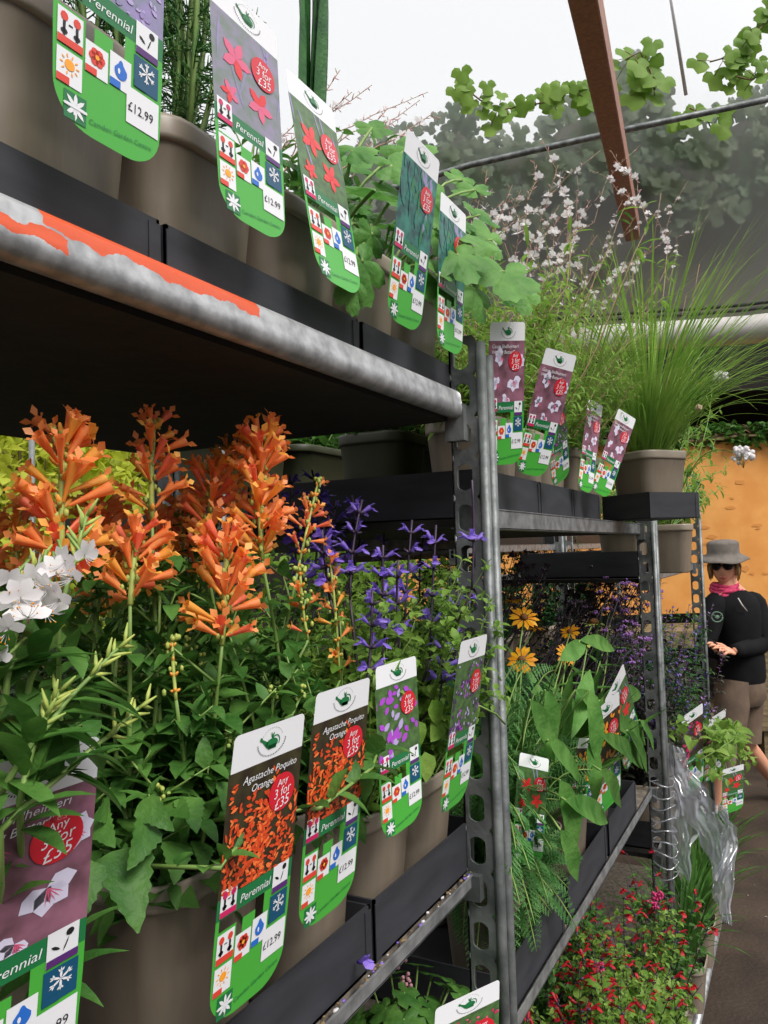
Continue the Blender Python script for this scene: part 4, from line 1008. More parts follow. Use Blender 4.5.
for (px, py, X) in ((700, 430, -.28), (715, 440, -.25), (720, 410, -.24), (705, 500, -.30), (692, 480, -.32), (720, 490, -.28), (700, 455, -.3), (686, 440, -.32), (690, 400, -.32), (712, 385, -.28), (680, 415, -.34), (725, 470, -.26)):
    e = at_x(px, py, X); grow(S, L, path(c + V((0, 0, .14)), e, .1, 7), .0015, 9, .055, .017, 'lance', 0, .3, 1, .5, .8, 5, .3)
S.build('stems', 'stem', t); L.build('foliage', 'leafy', t)
# fresh green plant low by the third trolley, in front of the person's legs
t = potted('leafy_pot', 'fresh green leafy plant low at the far end of the third trolley', -.33, 3.48, .706, h=.15); S = MB(); L = MB(); c = LOC[t.name]
for (px, py) in ((715, 745), (730, 755), (700, 760), (742, 770), (722, 735), (708, 730), (735, 740), (712, 775), (698, 740), (728, 775)):
    grow(S, L, path(c + V((0, 0, .14)), at_x(px, py, -.30 + rnd(-.03, .03)), .1, 7), .002, 7, .075, .05, 'ovate', .1, .2, 1, .4, .8, 5, .3)
S.build('stems', 'stem', t); L.build('foliage', 'leafy', t)
# base of the third trolley: small pots and grasses
for k, (y, x, yn) in enumerate(((2.58, -.38, 'nearest the trailing wrap'), (2.86, -.38, 'behind the trailing wrap'), (3.14, -.38, 'third along'), (3.42, -.38, 'furthest along'))):
    grass('strappy leaved pot on the third trolley base, ' + yn, x, y, .203, .14, .15, 60, (.2, .36), 'leaf', spread=.5, wd=.012)
for k, (y, nm) in enumerate(((4.25, 'first'), (4.5, 'second'), (4.75, 'third'), (5.0, 'fourth'), (5.25, 'fifth'))):
    dusky('dark leafy pot on the furthest back row trolley, %s from the camera' % nm, -1.28, y, 1.006, 24, .6, 'dusk', 'leafd')
for k, (y, nm) in enumerate(((3.05, 'first'), (3.35, 'second'), (3.65, 'third'), (3.9, 'fourth'))):
    dusky('dark leafy pot low behind the third trolley, %s from the camera' % nm, -1.32, y, 1.006, 20, .56, 'dusk', 'leafd')
# pots on the back row shelf, shade put into their olive colour
for k, (y, w, nm) in enumerate(((1.56, .30, 'left'), (1.93, .36, 'middle'), (2.33, .34, 'right'))):
    t = potted('olive_pot', 'large plastic pot on the back row shelf, shade put into its olive colour, %s one' % nm, XB - .03 - w * .45, y, 1.662, w * .9, w, .235, .05, mats=('potshade', 'potshade', 'soil'), group='olive pots in the back row')
    S = MB(); L = MB()
    for j in range(26):
        p = soilp(t, .235, .1); grow(S, L, path(p, p + V((rnd(-.1, .1), rnd(-.1, .1), rnd(.1, .3))), .1), .002, 6, .07, .04, 'ovate', .1)
    S.build('stems', 'stem', t); L.build('foliage', 'leaf', t)
# leafy stock on the lower shelves of the back row
for k, (x, y, z, lm, nm) in enumerate(((-1.25, 1.5, .956, 'leafy', 'first from the left'), (-1.25, 1.72, .956, 'leaf', 'second from the left'), (-1.25, 1.95, .956, 'leafy', 'third from the left'), (-1.25, 2.2, .956, 'leafy', 'fourth from the left'), (-1.25, 2.45, .956, 'leaf', 'fifth from the left')  , (-1.25, 2.85, 1.006, 'leafd', 'sixth from the left'))):
    t = potted('leafy_pot', 'back row leafy pot glimpsed behind the sage and coneflowers, ' + nm, x, y, z, h=.17, group='back row leafy pots'); S = MB(); L = MB()
    for j in range(15):
        p = soilp(t, .17, .05); grow(S, L, path(p, p + V((rnd(-.13, .13), rnd(-.12, .12), rnd(.15, .42))), .1), .002, 9, .05, .028, 'ovate', 0, segs=4, shoots=.3)
    S.build('stems', 'stem', t); L.build('foliage', lm, t)
for k, (x, y, lm, nm) in enumerate(((-.86, .84, 'leafy', 'left'), (-.86, .97, 'leaf', 'right'))):
    t = potted('leafy_pot', 'leafy pot in the third row behind the violet sage, %s one' % nm, x, y, ZM, h=HM); S = MB(); L = MB()
    for j in range(15):
        p = soilp(t, .17, .05); grow(S, L, path(p, p + V((rnd(-.1, .1), rnd(-.1, .1), rnd(.1, .24))), .1), .002, 9, .04, .025, 'ovate', 0, segs=4, shoots=.3)
    S.build('stems', 'stem', t); L.build('foliage', lm, t)
for k, (x, y) in enumerate(((-.675, .385),)):
    t = potted('leafy_pot', 'leafy pot in the second row at the far left edge', x, y, ZM, h=HM); S = MB(); L = MB()
    for j in range(18):
        p = soilp(t, .17, .05); grow(S, L, path(p, p + V((rnd(-.12, .12), rnd(-.1, .12), rnd(.1, .3))), .1), .002, 9, .05, .03, 'ovate', .1, segs=5, shoots=.3)
    S.build('stems', 'stem', t); L.build('foliage', 'leaf', t)
# ================================================================== PLANT LABELS
_txt = {}
def text_mesh(body, size, shear=0):
    key = (body, size, shear)
    if key not in _txt:
        cu_ = bpy.data.curves.new('lettering', 'FONT'); cu_.body = body; cu_.size = size; cu_.shear = shear; cu_.resolution_u = 2
        o = bpy.data.objects.new('lettering', cu_); col.objects.link(o)
        dg = bpy.context.evaluated_depsgraph_get(); me = bpy.data.meshes.new_from_object(o.evaluated_get(dg))
        bpy.data.objects.remove(o); bpy.data.curves.remove(cu_); _txt[key] = me
    return _txt[key]
def text(body, size, x, y, z, mt, parent, rot=0, shear=0, sx=1, name='lettering'):
    me = text_mesh(body, size, shear).copy(); me.name = name; me.materials.clear(); me.materials.append(M[mt])
    o = bpy.data.objects.new(name, me); col.objects.link(o); o.parent = parent
    T = Matrix.Translation(V((x, y, z))) @ Matrix.Rotation(rot, 4, 'Z') @ Matrix.Diagonal((sx, 1, 1, 1)); me.transform(T)
    return o
TW, TH = .09, .235
def disc(mb, cx, cy, rx, ry, z, m=0, n=20, rot=0):
    mb.poly([V((cx + rx * math.cos(a) * math.cos(rot) - ry * math.sin(a) * math.sin(rot), cy + rx * math.cos(a) * math.sin(rot) + ry * math.sin(a) * math.cos(rot), z)) for a in [2 * PI * k / n for k in range(n)]], m)
def rect(mb, x0, y0, x1, y1, z, m=0): mb.poly([V((x0, y0, z)), V((x1, y0, z)), V((x1, y1, z)), V((x0, y1, z))], m)
def rose(mb, cx, cy, r, z, m, n=6):
    for k in range(n): disc(mb, cx + r * .55 * math.cos(2 * PI * k / n), cy + r * .55 * math.sin(2 * PI * k / n), r * .48, r * .48, z, m, 8)
def petal2(mb, cx, cy, l, w, a, z, m):
    c, s = math.cos(a), math.sin(a)
    mb.poly([V((cx + l * u * c - w * v * s, cy + l * u * s + w * v * c, z)) for u, v in ((0, 0), (.3, .5), (.7, .45), (1, 0), (.7, -.45), (.3, -.5))], m)
ICONM = ['paper', 'iconred', 'iconpink', 'iconblue', 'iconteal', 'iconpurple', 'iconsun', 'dgreen', 'ink']
def icon(kind, x, y, parent, w=.019, h=.023):
    b = MB(); z = .0004; z2 = .0007; foot = {'pair': 1, 'pair2': 2, 'sun': 1, 'rose': 1, 'drop': 3, 'snow': 4, 'pen': 5, 'flag': 7}[kind]
    bg = {'snow': 4, 'flag': 7}.get(kind, 0)
    rect(b, x, y, x + w, y + h, z, bg); rect(b, x, y, x + (w if kind in ('pen', 'pair', 'pair2') else w * .5), y + h * .22, z2, foot)
    cx, cy = x + w / 2, y + h * .6
    if kind in ('pair', 'pair2'):
        for s in (-1, 1): disc(b, cx + s * w * .25, cy + h * .18, w * .15, w * .17, z2, 1 if kind == 'pair' else 2, 8); rect(b, cx + s * w * .25 - .001, y + h * .25, cx + s * w * .25 + .001, cy + h * .05, z2, 8); disc(b, cx + s * w * .25, y + h * .36, w * .14, w * .1, z2, 8, 8)
        rect(b, cx - .0015, cy - .0005, cx + .0015, cy + .0005, z2, 8)
    if kind == 'sun':
        disc(b, cx, cy, w * .2, w * .2, z2, 6, 12)
        for k in range(10): petal2(b, cx + w * .24 * math.cos(k * PI / 5), cy + w * .24 * math.sin(k * PI / 5), w * .16, .001, k * PI / 5, z2, 6)
    if kind == 'rose': rose(b, cx, cy, w * .36, z2, 1); disc(b, cx, cy, w * .1, w * .1, z2 + .0002, 6, 8)
    if kind == 'drop':
        b.poly([V((cx + w * .3 * math.cos(a) * (1 if math.sin(a) < .4 else .5), cy - w * .08 + w * .34 * math.sin(a) * (1 if math.sin(a) < .5 else 1.35), z2)) for a in [2 * PI * k / 14 + PI / 2 for k in range(14)]], 3)
        disc(b, cx - w * .1, cy - w * .1, w * .06, w * .12, z2 + .0002, 0, 8)
    if kind == 'snow':
        for k in range(6):
            a = k * PI / 3 + PI / 6; petal2(b, cx, cy, w * .38, .0016, a, z2, 0)
            for s in (-.7, .7): petal2(b, cx + w * .22 * math.cos(a), cy + w * .22 * math.sin(a), w * .14, .0012, a + s, z2, 0)
    if kind == 'pen':
        disc(b, cx + w * .2, cy + h * .2, w * .13, w * .13, z2, 8, 10); petal2(b, cx - w * .38, cy - h * .02, w * .35, .002, -.6, z2, 8); petal2(b, cx, y + h * .3, w * .5, .001, 1.2, z2, 8)
    if kind == 'flag':
        for a in (PI / 4, 3 * PI / 4, -PI / 4, -3 * PI / 4, 0, PI / 2, PI, -PI / 2): petal2(b, cx, y + h * .5, w * .55, .0028, a, z2, 0)
        rect(b, x, y + h * .45, x + w, y + h * .55, z2 + .0002, 0)
    b.build('care_icon', ICONM, parent, smooth=False)
def make_tag(style):
    t = thing('plant_label', style, 'plant label')
    z1 = .0004
    W, H = TW, TH
    b = MB(); n = 8; pts = [V((.002, .205, 0)), V((W, .205, 0))] + [V((W - .005 + .005 * math.cos(a), H - .005 + .005 * math.sin(a), 0)) for a in [k * PI / 2 / 5 for k in range(6)]] + [V((.008 + .005 * math.cos(a), H - .005 + .005 * math.sin(a), 0)) for a in [PI / 2 + k * PI / 2 / 5 for k in range(6)]]
    b.poly(pts); hd = b.build('header_panel', 'paper', t, smooth=False)
    b = MB(); cx, cy = .048, .2195
    disc(b, cx, cy - .001, .0075, .0045, z1, 0, 14); rect(b, cx - .0045, cy - .0055, cx + .0055, cy - .002, z1, 0)
    b.poly([V((cx - .006, cy - .004, z1)), V((cx - .013, cy + .0035, z1)), V((cx - .0115, cy + .0045, z1)), V((cx - .005, cy + .001, z1))]); petal2(b, cx - .015, cy + .004, .0035, .004, -.6 + PI * .35, z1, 0)
    for k in range(9):
        a = -.7 + k * .35; petal2(b, cx + .0045 + .0048 * math.cos(a), cy + .0048 * math.sin(a), .0024, .0011, a + PI / 2, z1, 0)
    petal2(b, cx, cy + .0035, .0055, .0015, 1.8, z1, 0); petal2(b, cx, cy + .0035, .0055, .0018, 1.1, z1, 0)
    for k in range(26):
        a = PI * 1.02 + k * PI * .96 / 25; petal2(b, cx + .0165 * math.cos(a), cy + .001 + .0112 * math.sin(a), .0016, .0009, a, z1, 1)
    for k in range(14):
        a = .35 + k * .18; petal2(b, cx + .0135 * math.cos(a), cy + .001 + .0112 * math.sin(a), .0014, .0004, a + PI / 2, z1, 1)
    b.build('logo', ['dgreen', 'ink'], hd, smooth=False)
    # photo
    b = MB(); bgm, cols, shp = {'agastache': ('phdark', ['phor', 'phor2', 'phor'], 'spikes'), 'gaura': ('phmauve', ['phwhite', 'phwhite', 'phpink'], 'big'), 'sage': ('phgreen', ['phpur', 'phpur', 'phlav'], 'bells'),
        'lavender': ('phlav2', ['phlav', 'phlav2', 'phlav'], 'dots'), 'red': ('phgreen', ['phred', 'phred', 'phlav2'], 'stars'), 'pinkred': ('phgrey', ['phpink', 'phred', 'phlav2'], 'stars'), 'teal': ('phteal', ['phlav2', 'phteal', 'dgreen'], 'long'),
        'amber': ('phdark', ['phamber', 'phamber', 'ink'], 'bells'), 'pink': ('phgreen', ['phpink', 'iconpink', 'phlav'], 'dots'), 'violet': ('phgreen', ['iconpurple', 'phlav', 'phpur'], 'dots'), 'plum': ('phdark', ['iconpink', 'iconpurple', 'phmauve'], 'bells')}[style]
    rect(b, .0, .105, W, .205, 0, 0); ph = b.build('photo_panel', bgm, t, smooth=False)
    b = MB(); RR = random.Random(len(style) * 7 + 1); rr = RR.uniform
    def clampv(p): return V((min(W, max(0, p.x)), min(.2045, max(.1055, p.y)), p.z))
    def inside(start):
        for i in range(start, len(b.v)): b.v[i] = clampv(b.v[i])
    if shp == 'spikes':
        for k in range(22):
            x0 = rr(-.03, W); lean = rr(.1, .5); top = rr(.15, .2)
            for j in range(26):
                y = .105 + (top - .105) * j / 26; x = x0 + (y - .105) * lean
                if 0 < x + .004 < W:
                    s = len(b.v); petal2(b, x + rr(-.005, .005), y, rr(.005, .009), rr(.002, .0035), rr(-.4, PI + .4), z1 + rr(0, .0002), RR.choice((0, 0, 1, 2))); inside(s)
    elif shp == 'big':
        for (cx, cy, r) in ((.03, .18, .017), (.062, .14, .019), (.02, .135, .013), (.078, .172, .013), (.045, .112, .012)):
            for k in range(4): s = len(b.v); petal2(b, cx, cy, r, r * .7, k * .9 + cx * 60, z1, 0); inside(s)
            for k in range(5): s = len(b.v); petal2(b, cx, cy, r * .7, .0008, -1.6 + k * .25, z1 + .0001, 2); inside(s)
    elif shp == 'stars':
        for (cx, cy, r) in ((.03, .165, .02), (.06, .135, .018), (.02, .125, .012)):
            for k in range(5): s = len(b.v); petal2(b, cx, cy, r, r * .5, k * 1.25 + cx * 40, z1, RR.choice((0, 0, 1))); inside(s)
        for k in range(6): s = len(b.v); petal2(b, rr(0, W), rr(.11, .18), .05, .003, rr(1.2, 2), z1 * .5, 2); inside(s)
    elif shp == 'long':
        for k in range(40): s = len(b.v); petal2(b, rr(0, W), rr(.105, .2), rr(.015, .04), rr(.004, .009), rr(1, 2.2), z1 + rr(0, .0002), RR.choice((0, 1, 1, 2))); inside(s)
    else:
        q = 46 if shp == 'bells' else 150
        for k in range(q):
            s = len(b.v); l = rr(.01, .018) if shp == 'bells' else rr(.004, .007); petal2(b, rr(0, W - .004), rr(.107, .2), l, l * .55, rr(0, 6), z1 + rr(0, .0002), RR.choice((0, 0, 1, 2))); inside(s)
    b.build('pictured_flowers', cols, ph, smooth=False)
    if style == 'agastache': text('Agastache Poquito', .0088, .016, .1925, .0009, 'paper', ph, .0, .25); text('Orange', .0088, .026, .1835, .0009, 'paper', ph, 0, .25)
    if style == 'gaura': text('Gaura lindheimeri', .0092, .006, .193, .0009, 'paper', ph, .0, .25); text('Whirling Butterflies', .0082, .006, .184, .0009, 'paper', ph, 0, .25)
    b = MB(); disc(b, .066, .172, .0165, .0165, .0009, 0, 24); rd = b.build('price_roundel', 'tagred', t, smooth=False)
    text('Any', .0085, .059, .1775, .0012, 'paper', rd, .12, .2); text('3 for', .0115, .0555, .1675, .0012, 'paper', rd, .12, .2, .95); text('£35', .0125, .057, .1575, .0012, 'paper', rd, .12, .2)
    b = MB(); rect(b, 0, .088, W, .105, 0, 0); bd = b.build('name_band', 'dgreen', t, smooth=False); text('Perennial', .0098, .025, .0925, .0004, 'paper', bd, 0, .2)
    b = MB(); rect(b, 0, .078, .004, .088, 0); rect(b, .056, .078, W, .088, 0); rect(b, 0, .066, .024, .078, 0); rect(b, .031, .066, .046, .078, 0); rect(b, .056, .066, W, .078, 0)
    pts = [V((W, .066, 0)), V((.0, .066, 0))]; r = .03
    for k in range(9): a = PI + k * PI / 2 / 8; pts.append(V((.001 + r + r * math.cos(a), r * .95 + r * .95 * math.sin(a), 0)))
    for k in range(9): a = 1.5 * PI + k * PI / 2 / 8; pts.append(V((W - .001 - r + r * math.cos(a), r * .95 + r * .95 * math.sin(a), 0)))
    b.poly(pts); cp = b.build('care_panel', 'green', t, smooth=False)
    icon('pair', .003, .052, cp, .019, .024); icon('pair2', .003, .090, cp, .018, .022); icon('rose', .024, .044, cp, .018, .022); icon('drop', .0435, .046, cp, .018, .024)
    icon('snow', .064, .056, cp, .022, .024); icon('pen', .065, .082, cp, .02, .024); icon('sun', .003, .026, cp, .019, .023); icon('flag', .009, .004, cp, .017, .019)
    b = MB(); rect(b, .058, .026, .087, .053, .0005); ps = b.build('price_sticker', 'paper', t, smooth=False); text('£12.99', .0098, .0588, .0355, .0009, 'ink', ps, .0, .0, .86)
    text('Camden Garden Centre', .0054, .028, .0085, .0005, 'dgreen', cp, .12, .15)
    o = t; return o
protos = {}; used = {}
PROTO_CHILD = {}
def place_tag(style, label, tl, bl, xt, xb, w=.09, twist=0, right=False, shift=0, group=None):
    """hangs a label on a pot rim; its two left (or right) corners are given"""
    bot = at_x(bl[0], bl[1], xb); top = at_x(tl[0], tl[1], xt) if twist else at_y(tl[0], tl[1], bot.y)
    if style not in protos: protos[style] = make_tag(style); t = protos[style]
    else: t = copy_tree(protos[style])
    v = top - bot; L_ = v.length; v.normalize()
    u0 = V((math.sin(math.radians(twist)), math.cos(math.radians(twist)), 0))
    u = (u0 - v * u0.dot(v)).normalized(); n_ = u.cross(v)
    if right: bot = bot - u * w
    sx, sy = w / TW, L_ / TH
    t.matrix_world = Matrix(((u.x * sx, v.x * sy, n_.x, bot.x), (u.y * sx, v.y * sy, n_.y, bot.y), (u.z * sx, v.z * sy, n_.z, bot.z), (0, 0, 0, 1)))
    t['label'] = label; t['category'] = 'plant label'
    t['group'] = 'plant labels hooked on pot rims'
place_tag('agastache', 'orange flower photo label with fully readable price, hooked on the lower left pot', (232, 738), (206, 1035), -.318, -.378, .09)
place_tag('agastache', 'orange flower photo label partly behind the leafy side shoot', (370, 677), (354, 893), -.355, -.378, .094, right=True)
place_tag('gaura', 'white flower photo label at the bottom left edge', (100, 735), (76, 1062), -.345, -.378, .095, right=True)
place_tag('sage', 'purple flower photo label hooked on the violet sage pot next to the orange pot', (374, 668), (382, 845), -.352, -.372, .095)
place_tag('violet', 'label whose green end hangs on the last violet sage pot beside the slotted post', (460, 642), (438, 818), -.36, -.378, .088)
place_tag('lavender', 'pale lilac photo label at the top left, hanging over the leftmost top pot', (60, -235), (50, 114), -.375, -.378, .09)
place_tag('pinkred', 'pale pink flower label, second from the left on the near top shelf', (208, -32), (219, 208), -.385, -.378, .09)
place_tag('red', 'red flower photo label, third from the left on the near top shelf', (284, 65), (317, 274), -.405, -.38, .088)
place_tag('teal', 'teal leaf photo label in front of the lobed leaves on the near top shelf', (406, 126), (385, 316), -.33, -.375, .088)
place_tag('teal', 'small label half behind lobed leaves, last on the near top shelf', (440, 190), (436, 344), -.36, -.379, .085)
place_tag('gaura', 'white flower label just behind the round post on the second trolley', (489, 322), (488, 466), -.37, -.395, .06, 38)
place_tag('gaura', 'strongly tilted white flower label on the second trolley top shelf', (545, 347), (514, 472), -.33, -.39, .062, 38)
place_tag('violet', 'blue violet photo label between the tilted label and the crossed pair', (545, 405), (552, 488), -.37, -.395, .05, 20)
place_tag('gaura', 'left one of the crossed pair of labels on the second trolley', (588, 398), (577, 488), -.38, -.40, .05, 25)
place_tag('gaura', 'right one of the crossed pair, tilted far over, on the second trolley', (618, 408), (590, 489), -.34, -.395, .055, 38)
place_tag('red', 'label with red flower photo behind the ferny foliage, near the round tube', (519, 752), (511, 860), -.415, -.415, .07, 25)
place_tag('amber', 'label with amber and black photo, left one under the broad leaves', (578, 738), (567, 820), -.36, -.38, .075, 20)
place_tag('amber', 'label with amber and black photo, right one under the broad leaves', (592, 714), (596, 820), -.35, -.38, .085, 20)
place_tag('red', 'label with red photo behind the amber ones, its green end by the low rail', (604, 702), (626, 775), -.37, -.38, .1, 10)
place_tag('plum', 'label with dark plum photo on the third trolley lower shelf, nearest one', (681, 718), (683, 800), -.36, -.38, .12, 25)
place_tag('plum', 'label with dark plum photo on the third trolley lower shelf, behind the nearest one', (708, 720), (703, 785), -.34, -.38, .12, 25)
place_tag('red', 'label hanging low at the far end of the third trolley', (722, 770), (722, 815), -.28, -.29, .1, 40)
place_tag('pink', 'label with pink flower photo cut off by the bottom edge of the picture', (433, 1010), (430, 1180), -.37, -.38, .1, 25)

# ================================================================== BITS AND WRAP
b = MB()
for k in range(70):
    p = V((XF - .002 - rnd(0, .007), rnd(.45, 1.03), T1MID + .003)); s = rnd(.001, .0035); m = R.choice((0, 1, 2, 2))
    b.ball(p, s, m, 4, 3, (1, rnd(.5, 2), .5))
g = b.build('fallen_petals', ['white', 'violet', 'twig']); tag(g, 'dry fallen petals and crumbs along the middle shelf edge', 'petals'); g['kind'] = 'stuff'
b = MB(); p = at_x(358, 962, -.415); sage_flower(b, p, V((.6, -.3, .3)), .028, 0, 1); tag(b.build('fallen_flower', ['violet', 'violetd'], origin=p), 'single violet flower lying on the middle shelf edge by the tray gap', 'flower')
def wrap_sheet(name, Lf, Rt, D, n, m, amp, parent):
    b = MB(); vs = []
    def samp(P, t): 
        k = len(P) - 1; x = min(t, .9999) * k; i = int(x); f = x - i; return P[i][0] * (1 - f) + P[i + 1][0] * f, P[i][1] * (1 - f) + P[i + 1][1] * f
    for j in range(n + 1):
        t = j / n; a = samp(Lf, t); c = samp(Rt, t)
        for i in range(m + 1):
            u = i / m; px = a[0] * (1 - u) + c[0] * u; py = a[1] * (1 - u) + c[1] * u
            q = V((px * .045, py * .012, 3)); f = noise.noise(q * 2.2) * 1.3 + noise.noise(q * 6) * .5 + math.sin(u * 19 + t * 5) * .35
            e = at_d(px + noise.noise(q * 3 + V((9, 0, 0))) * 7, py, D(t) + f * amp); vs.append(e)
    b.add(vs, [(j * (m + 1) + i, j * (m + 1) + i + 1, (j + 1) * (m + 1) + i + 1, (j + 1) * (m + 1) + i) for j in range(n) for i in range(m)])
    return b.build(name, 'wrap', parent)
t = thing('cling_wrap', 'torn clear cling wrap trailing from the posts between the second and third trolleys', 'plastic wrap', at_d(690, 800, 2.45))
wrap_sheet('trailing_sheet', [(664, 742), (668, 770), (682, 800), (700, 838), (712, 868), (714, 900), (724, 922)], [(682, 748), (696, 772), (712, 800), (726, 830), (736, 858), (735, 900), (730, 926)], lambda t: 2.36 - .05 * t, 60, 16, .035, t)
wrap_sheet('loose_sheet', [(656, 760), (654, 790), (658, 830), (672, 862), (684, 880)], [(684, 770), (700, 800), (700, 830), (690, 856), (690, 884)], lambda t: 2.44, 40, 14, .03, t)
wrap_sheet('twisted_end', [(716, 800), (724, 824), (722, 850), (716, 880)], [(724, 806), (738, 828), (734, 852), (724, 884)], lambda t: 2.30, 24, 10, .03, t)
b = MB()
for k in range(9):
    z = at_x(660, 770 + k * 12, XF).z; pts = []
    for q in range(15):
        a = 2 * PI * q / 14; pts.append(V((XF + .024 + .034 * math.cos(a), 2.405 + .035 * math.sin(a), z + .006 * math.sin(a * 2 + k) + rnd(-.002, .002))))
    b.tube(pts, .0022, 4)
b.build('wound_strand', 'wrap', t)

# ================================================================== PERSON
DP = 4.6
def P(px, py, d=DP): return at_d(px, py, d)
def skin_obj(name, mt, parent, verts, edges, radii, lev=2, root=0):
    me = bpy.data.meshes.new(name); off = LOC[ROOTN]
    me.from_pydata([tuple(v - off) for v in verts], edges, []); me.materials.append(M[mt])
    o = bpy.data.objects.new(name, me); col.objects.link(o)
    o.modifiers.new('skin', 'SKIN'); sv = me.skin_vertices[0].data
    for i, r in enumerate(radii):
        sv[i].radius = r if isinstance(r, tuple) else (r, r)
        sv[i].use_root = (i == root)
    s = o.modifiers.new('sub', 'SUBSURF'); s.levels = lev; s.render_levels = lev
    dg = bpy.context.evaluated_depsgraph_get(); m2 = bpy.data.meshes.new_from_object(o.evaluated_get(dg)); m2.name = name
    bpy.data.objects.remove(o); bpy.data.meshes.remove(me)
    o = bpy.data.objects.new(name, m2); col.objects.link(o); o.parent = parent
    m2.materials.clear(); m2.materials.append(M[mt]); m2.polygons.foreach_set('use_smooth', [True] * len(m2.polygons))
    return o
g0 = P(742, 690); g0 = V((g0.x, g0.y, 0))
person = thing('person', 'person in grey bucket hat, sunglasses, black top and khaki shorts walking by the ochre wall', 'person', g0)
ROOTN = person.name
rt = rh; fw = nh
pel = P(741, 676); wst = P(739, 652); chest = P(736, 615); nb = P(733, 594); neck = P(729, 586); head = P(725, 570)
lsh = P(754, 603, DP + .03); lel = P(763, 645, DP - .04); lwr = P(733, 651, DP - .2)
rsh = P(716, 603, DP - .02); rel = P(705, 645, DP - .1); rwr = P(722, 655, DP - .22)
lh = P(747, 684, DP + .04); lkn = P(745, 742, DP + .02); lan = P(776, 783, DP + .28); lto = P(779, 800, DP + .30)
rh_ = P(734, 684, DP - .06); rkn = P(728, 745, DP - .12); ran = V((0, 0, 0)); ran = P(716, 803, DP - .14); ran.z = .08; rto = ran + V((-.02, -.2, -.04)); rto.z = .035
lto.z = max(lto.z, .04)
vs = [pel, wst, chest, nb, neck, head, lsh, lel, lwr, rsh, rel, rwr, lh, lkn, lan, lto, rh_, rkn, ran, rto, lkn.lerp(lan, .35), rkn.lerp(ran, .35)]
ed = [(0, 1), (1, 2), (2, 3), (3, 4), (4, 5), (3, 6), (6, 7), (7, 8), (3, 9), (9, 10), (10, 11), (0, 12), (12, 13), (13, 20), (20, 14), (14, 15), (0, 16), (16, 17), (17, 21), (21, 18), (18, 19)]
body = skin_obj('body', 'skin', person, vs, ed, [.06, .06, .075, .055, .05, .055, .05, .038, .028, .05, .038, .028, .055, .05, .034, .03, .055, .05, .034, .03, .05, .05])
# head with face, merged into the body mesh
def headmesh():
    b = MB(); n, k = 24, 18; f = (-nh * .86 - rh * .5).normalized(); f.z = -.06; f.normalize(); s_ = f.cross(Z).normalized(); u_ = s_.cross(f)
    c = P(724, 567)
    vs = []
    for j in range(k + 1):
        a = PI * j / k
        for i in range(n):
            o = 2 * PI * i / n; x = math.sin(a) * math.sin(o); y = math.sin(a) * math.cos(o); z = -math.cos(a)
            rx, ry, rz = .068, .088, .104
            if z < 0: rx *= 1 - .28 * (-z) ** 1.6; ry *= 1 - .12 * (-z)
            yy = y * ry
            if y > 0:
                fx = math.exp(-(x / .16) ** 2)
                yy += .020 * fx * math.exp(-((z + .12) / .16) ** 2) * (y > .3)        # nose
                yy += .006 * math.exp(-(x / .25) ** 2) * math.exp(-((z + .46) / .09) ** 2)  # mouth
                yy += .008 * math.exp(-(x / .3) ** 2) * math.exp(-((z + .80) / .15) ** 2)   # chin
                yy -= .007 * math.exp(-((abs(x) - .4) / .16) ** 2) * math.exp(-((z - .12) / .14) ** 2)  # eye sockets
                yy += .004 * math.exp(-((z - .32) / .1) ** 2)
            vs.append(c + s_ * x * rx + f * yy + u_ * z * rz)
    fs = [(j * n + i, j * n + (i + 1) % n, (j + 1) * n + (i + 1) % n, (j + 1) * n + i) for j in range(k) for i in range(n)]
    b.add(vs, fs)
    for q in (-1, 1):
        e = c + s_ * .073 * q + u_ * -.005; b.ball(e, .028, 0, 8, 6, (.35, .6, 1), Matrix((s_, f, u_)).transposed())
    return b, c, f, s_, u_
hb, hc, hf, hs, hu = headmesh()
def finger(b, root, d, bend, L_, r, m=0):
    p = [root]; cur = d.normalized()
    for k in range(3): p.append(p[-1] + cur * L_ * (.42, .33, .25)[k]); cur = (cur + bend * .55).normalized()
    b.tube(p, [r, r * .95, r * .85, r * .6], 7, m)
def hand(b, w, d, pn):
    """palm from the wrist w along d, palm normal pn, fingers curling"""
    d = d.normalized(); sd = d.cross(pn).normalized()
    T = Matrix((sd, pn.normalized(), d)).transposed()
    b.ball(w + d * .045, .046, 0, 10, 8, (.92, .36, 1.05), T)
    for k, (o, l) in enumerate(((-.030, .07), (-.010, .078), (.010, .074), (.029, .058))):
        finger(b, w + d * .078 + sd * o, d + sd * o * 2, pn, l, .0085)
    finger(b, w + d * .03 - sd * .034, d * .6 - sd * .8, pn * .6 + d * .3, .058, .0095)
hand(hb, lwr, (P(716, 648, DP - .3) - lwr), (-Z * .6 + nh * .4).normalized()); hand(hb, rwr, (P(712, 640, DP - .34) - rwr), (-Z * .6 + nh * .4).normalized())
# join head and hands into the body mesh
bm = bmesh.new(); bm.from_mesh(body.data)
tmp = bpy.data.meshes.new('tmp'); tmp.from_pydata([tuple(v - g0) for v in hb.v], [], hb.f); bm.from_mesh(tmp); bm.to_mesh(body.data); bm.free(); bpy.data.meshes.remove(tmp)
body.data.polygons.foreach_set('use_smooth', [True] * len(body.data.polygons))
b = MB()
for q in (-.5, .5): pass
b.tube([hc + hs * x * .022 + hf * (.087 - .005 * abs(x)) + hu * (-.052 - .002 * abs(x)) for x in (-1, -.5, 0, .5, 1)], [.002, .0055, .006, .0055, .002], 6); b.build('lips', 'lip', person)
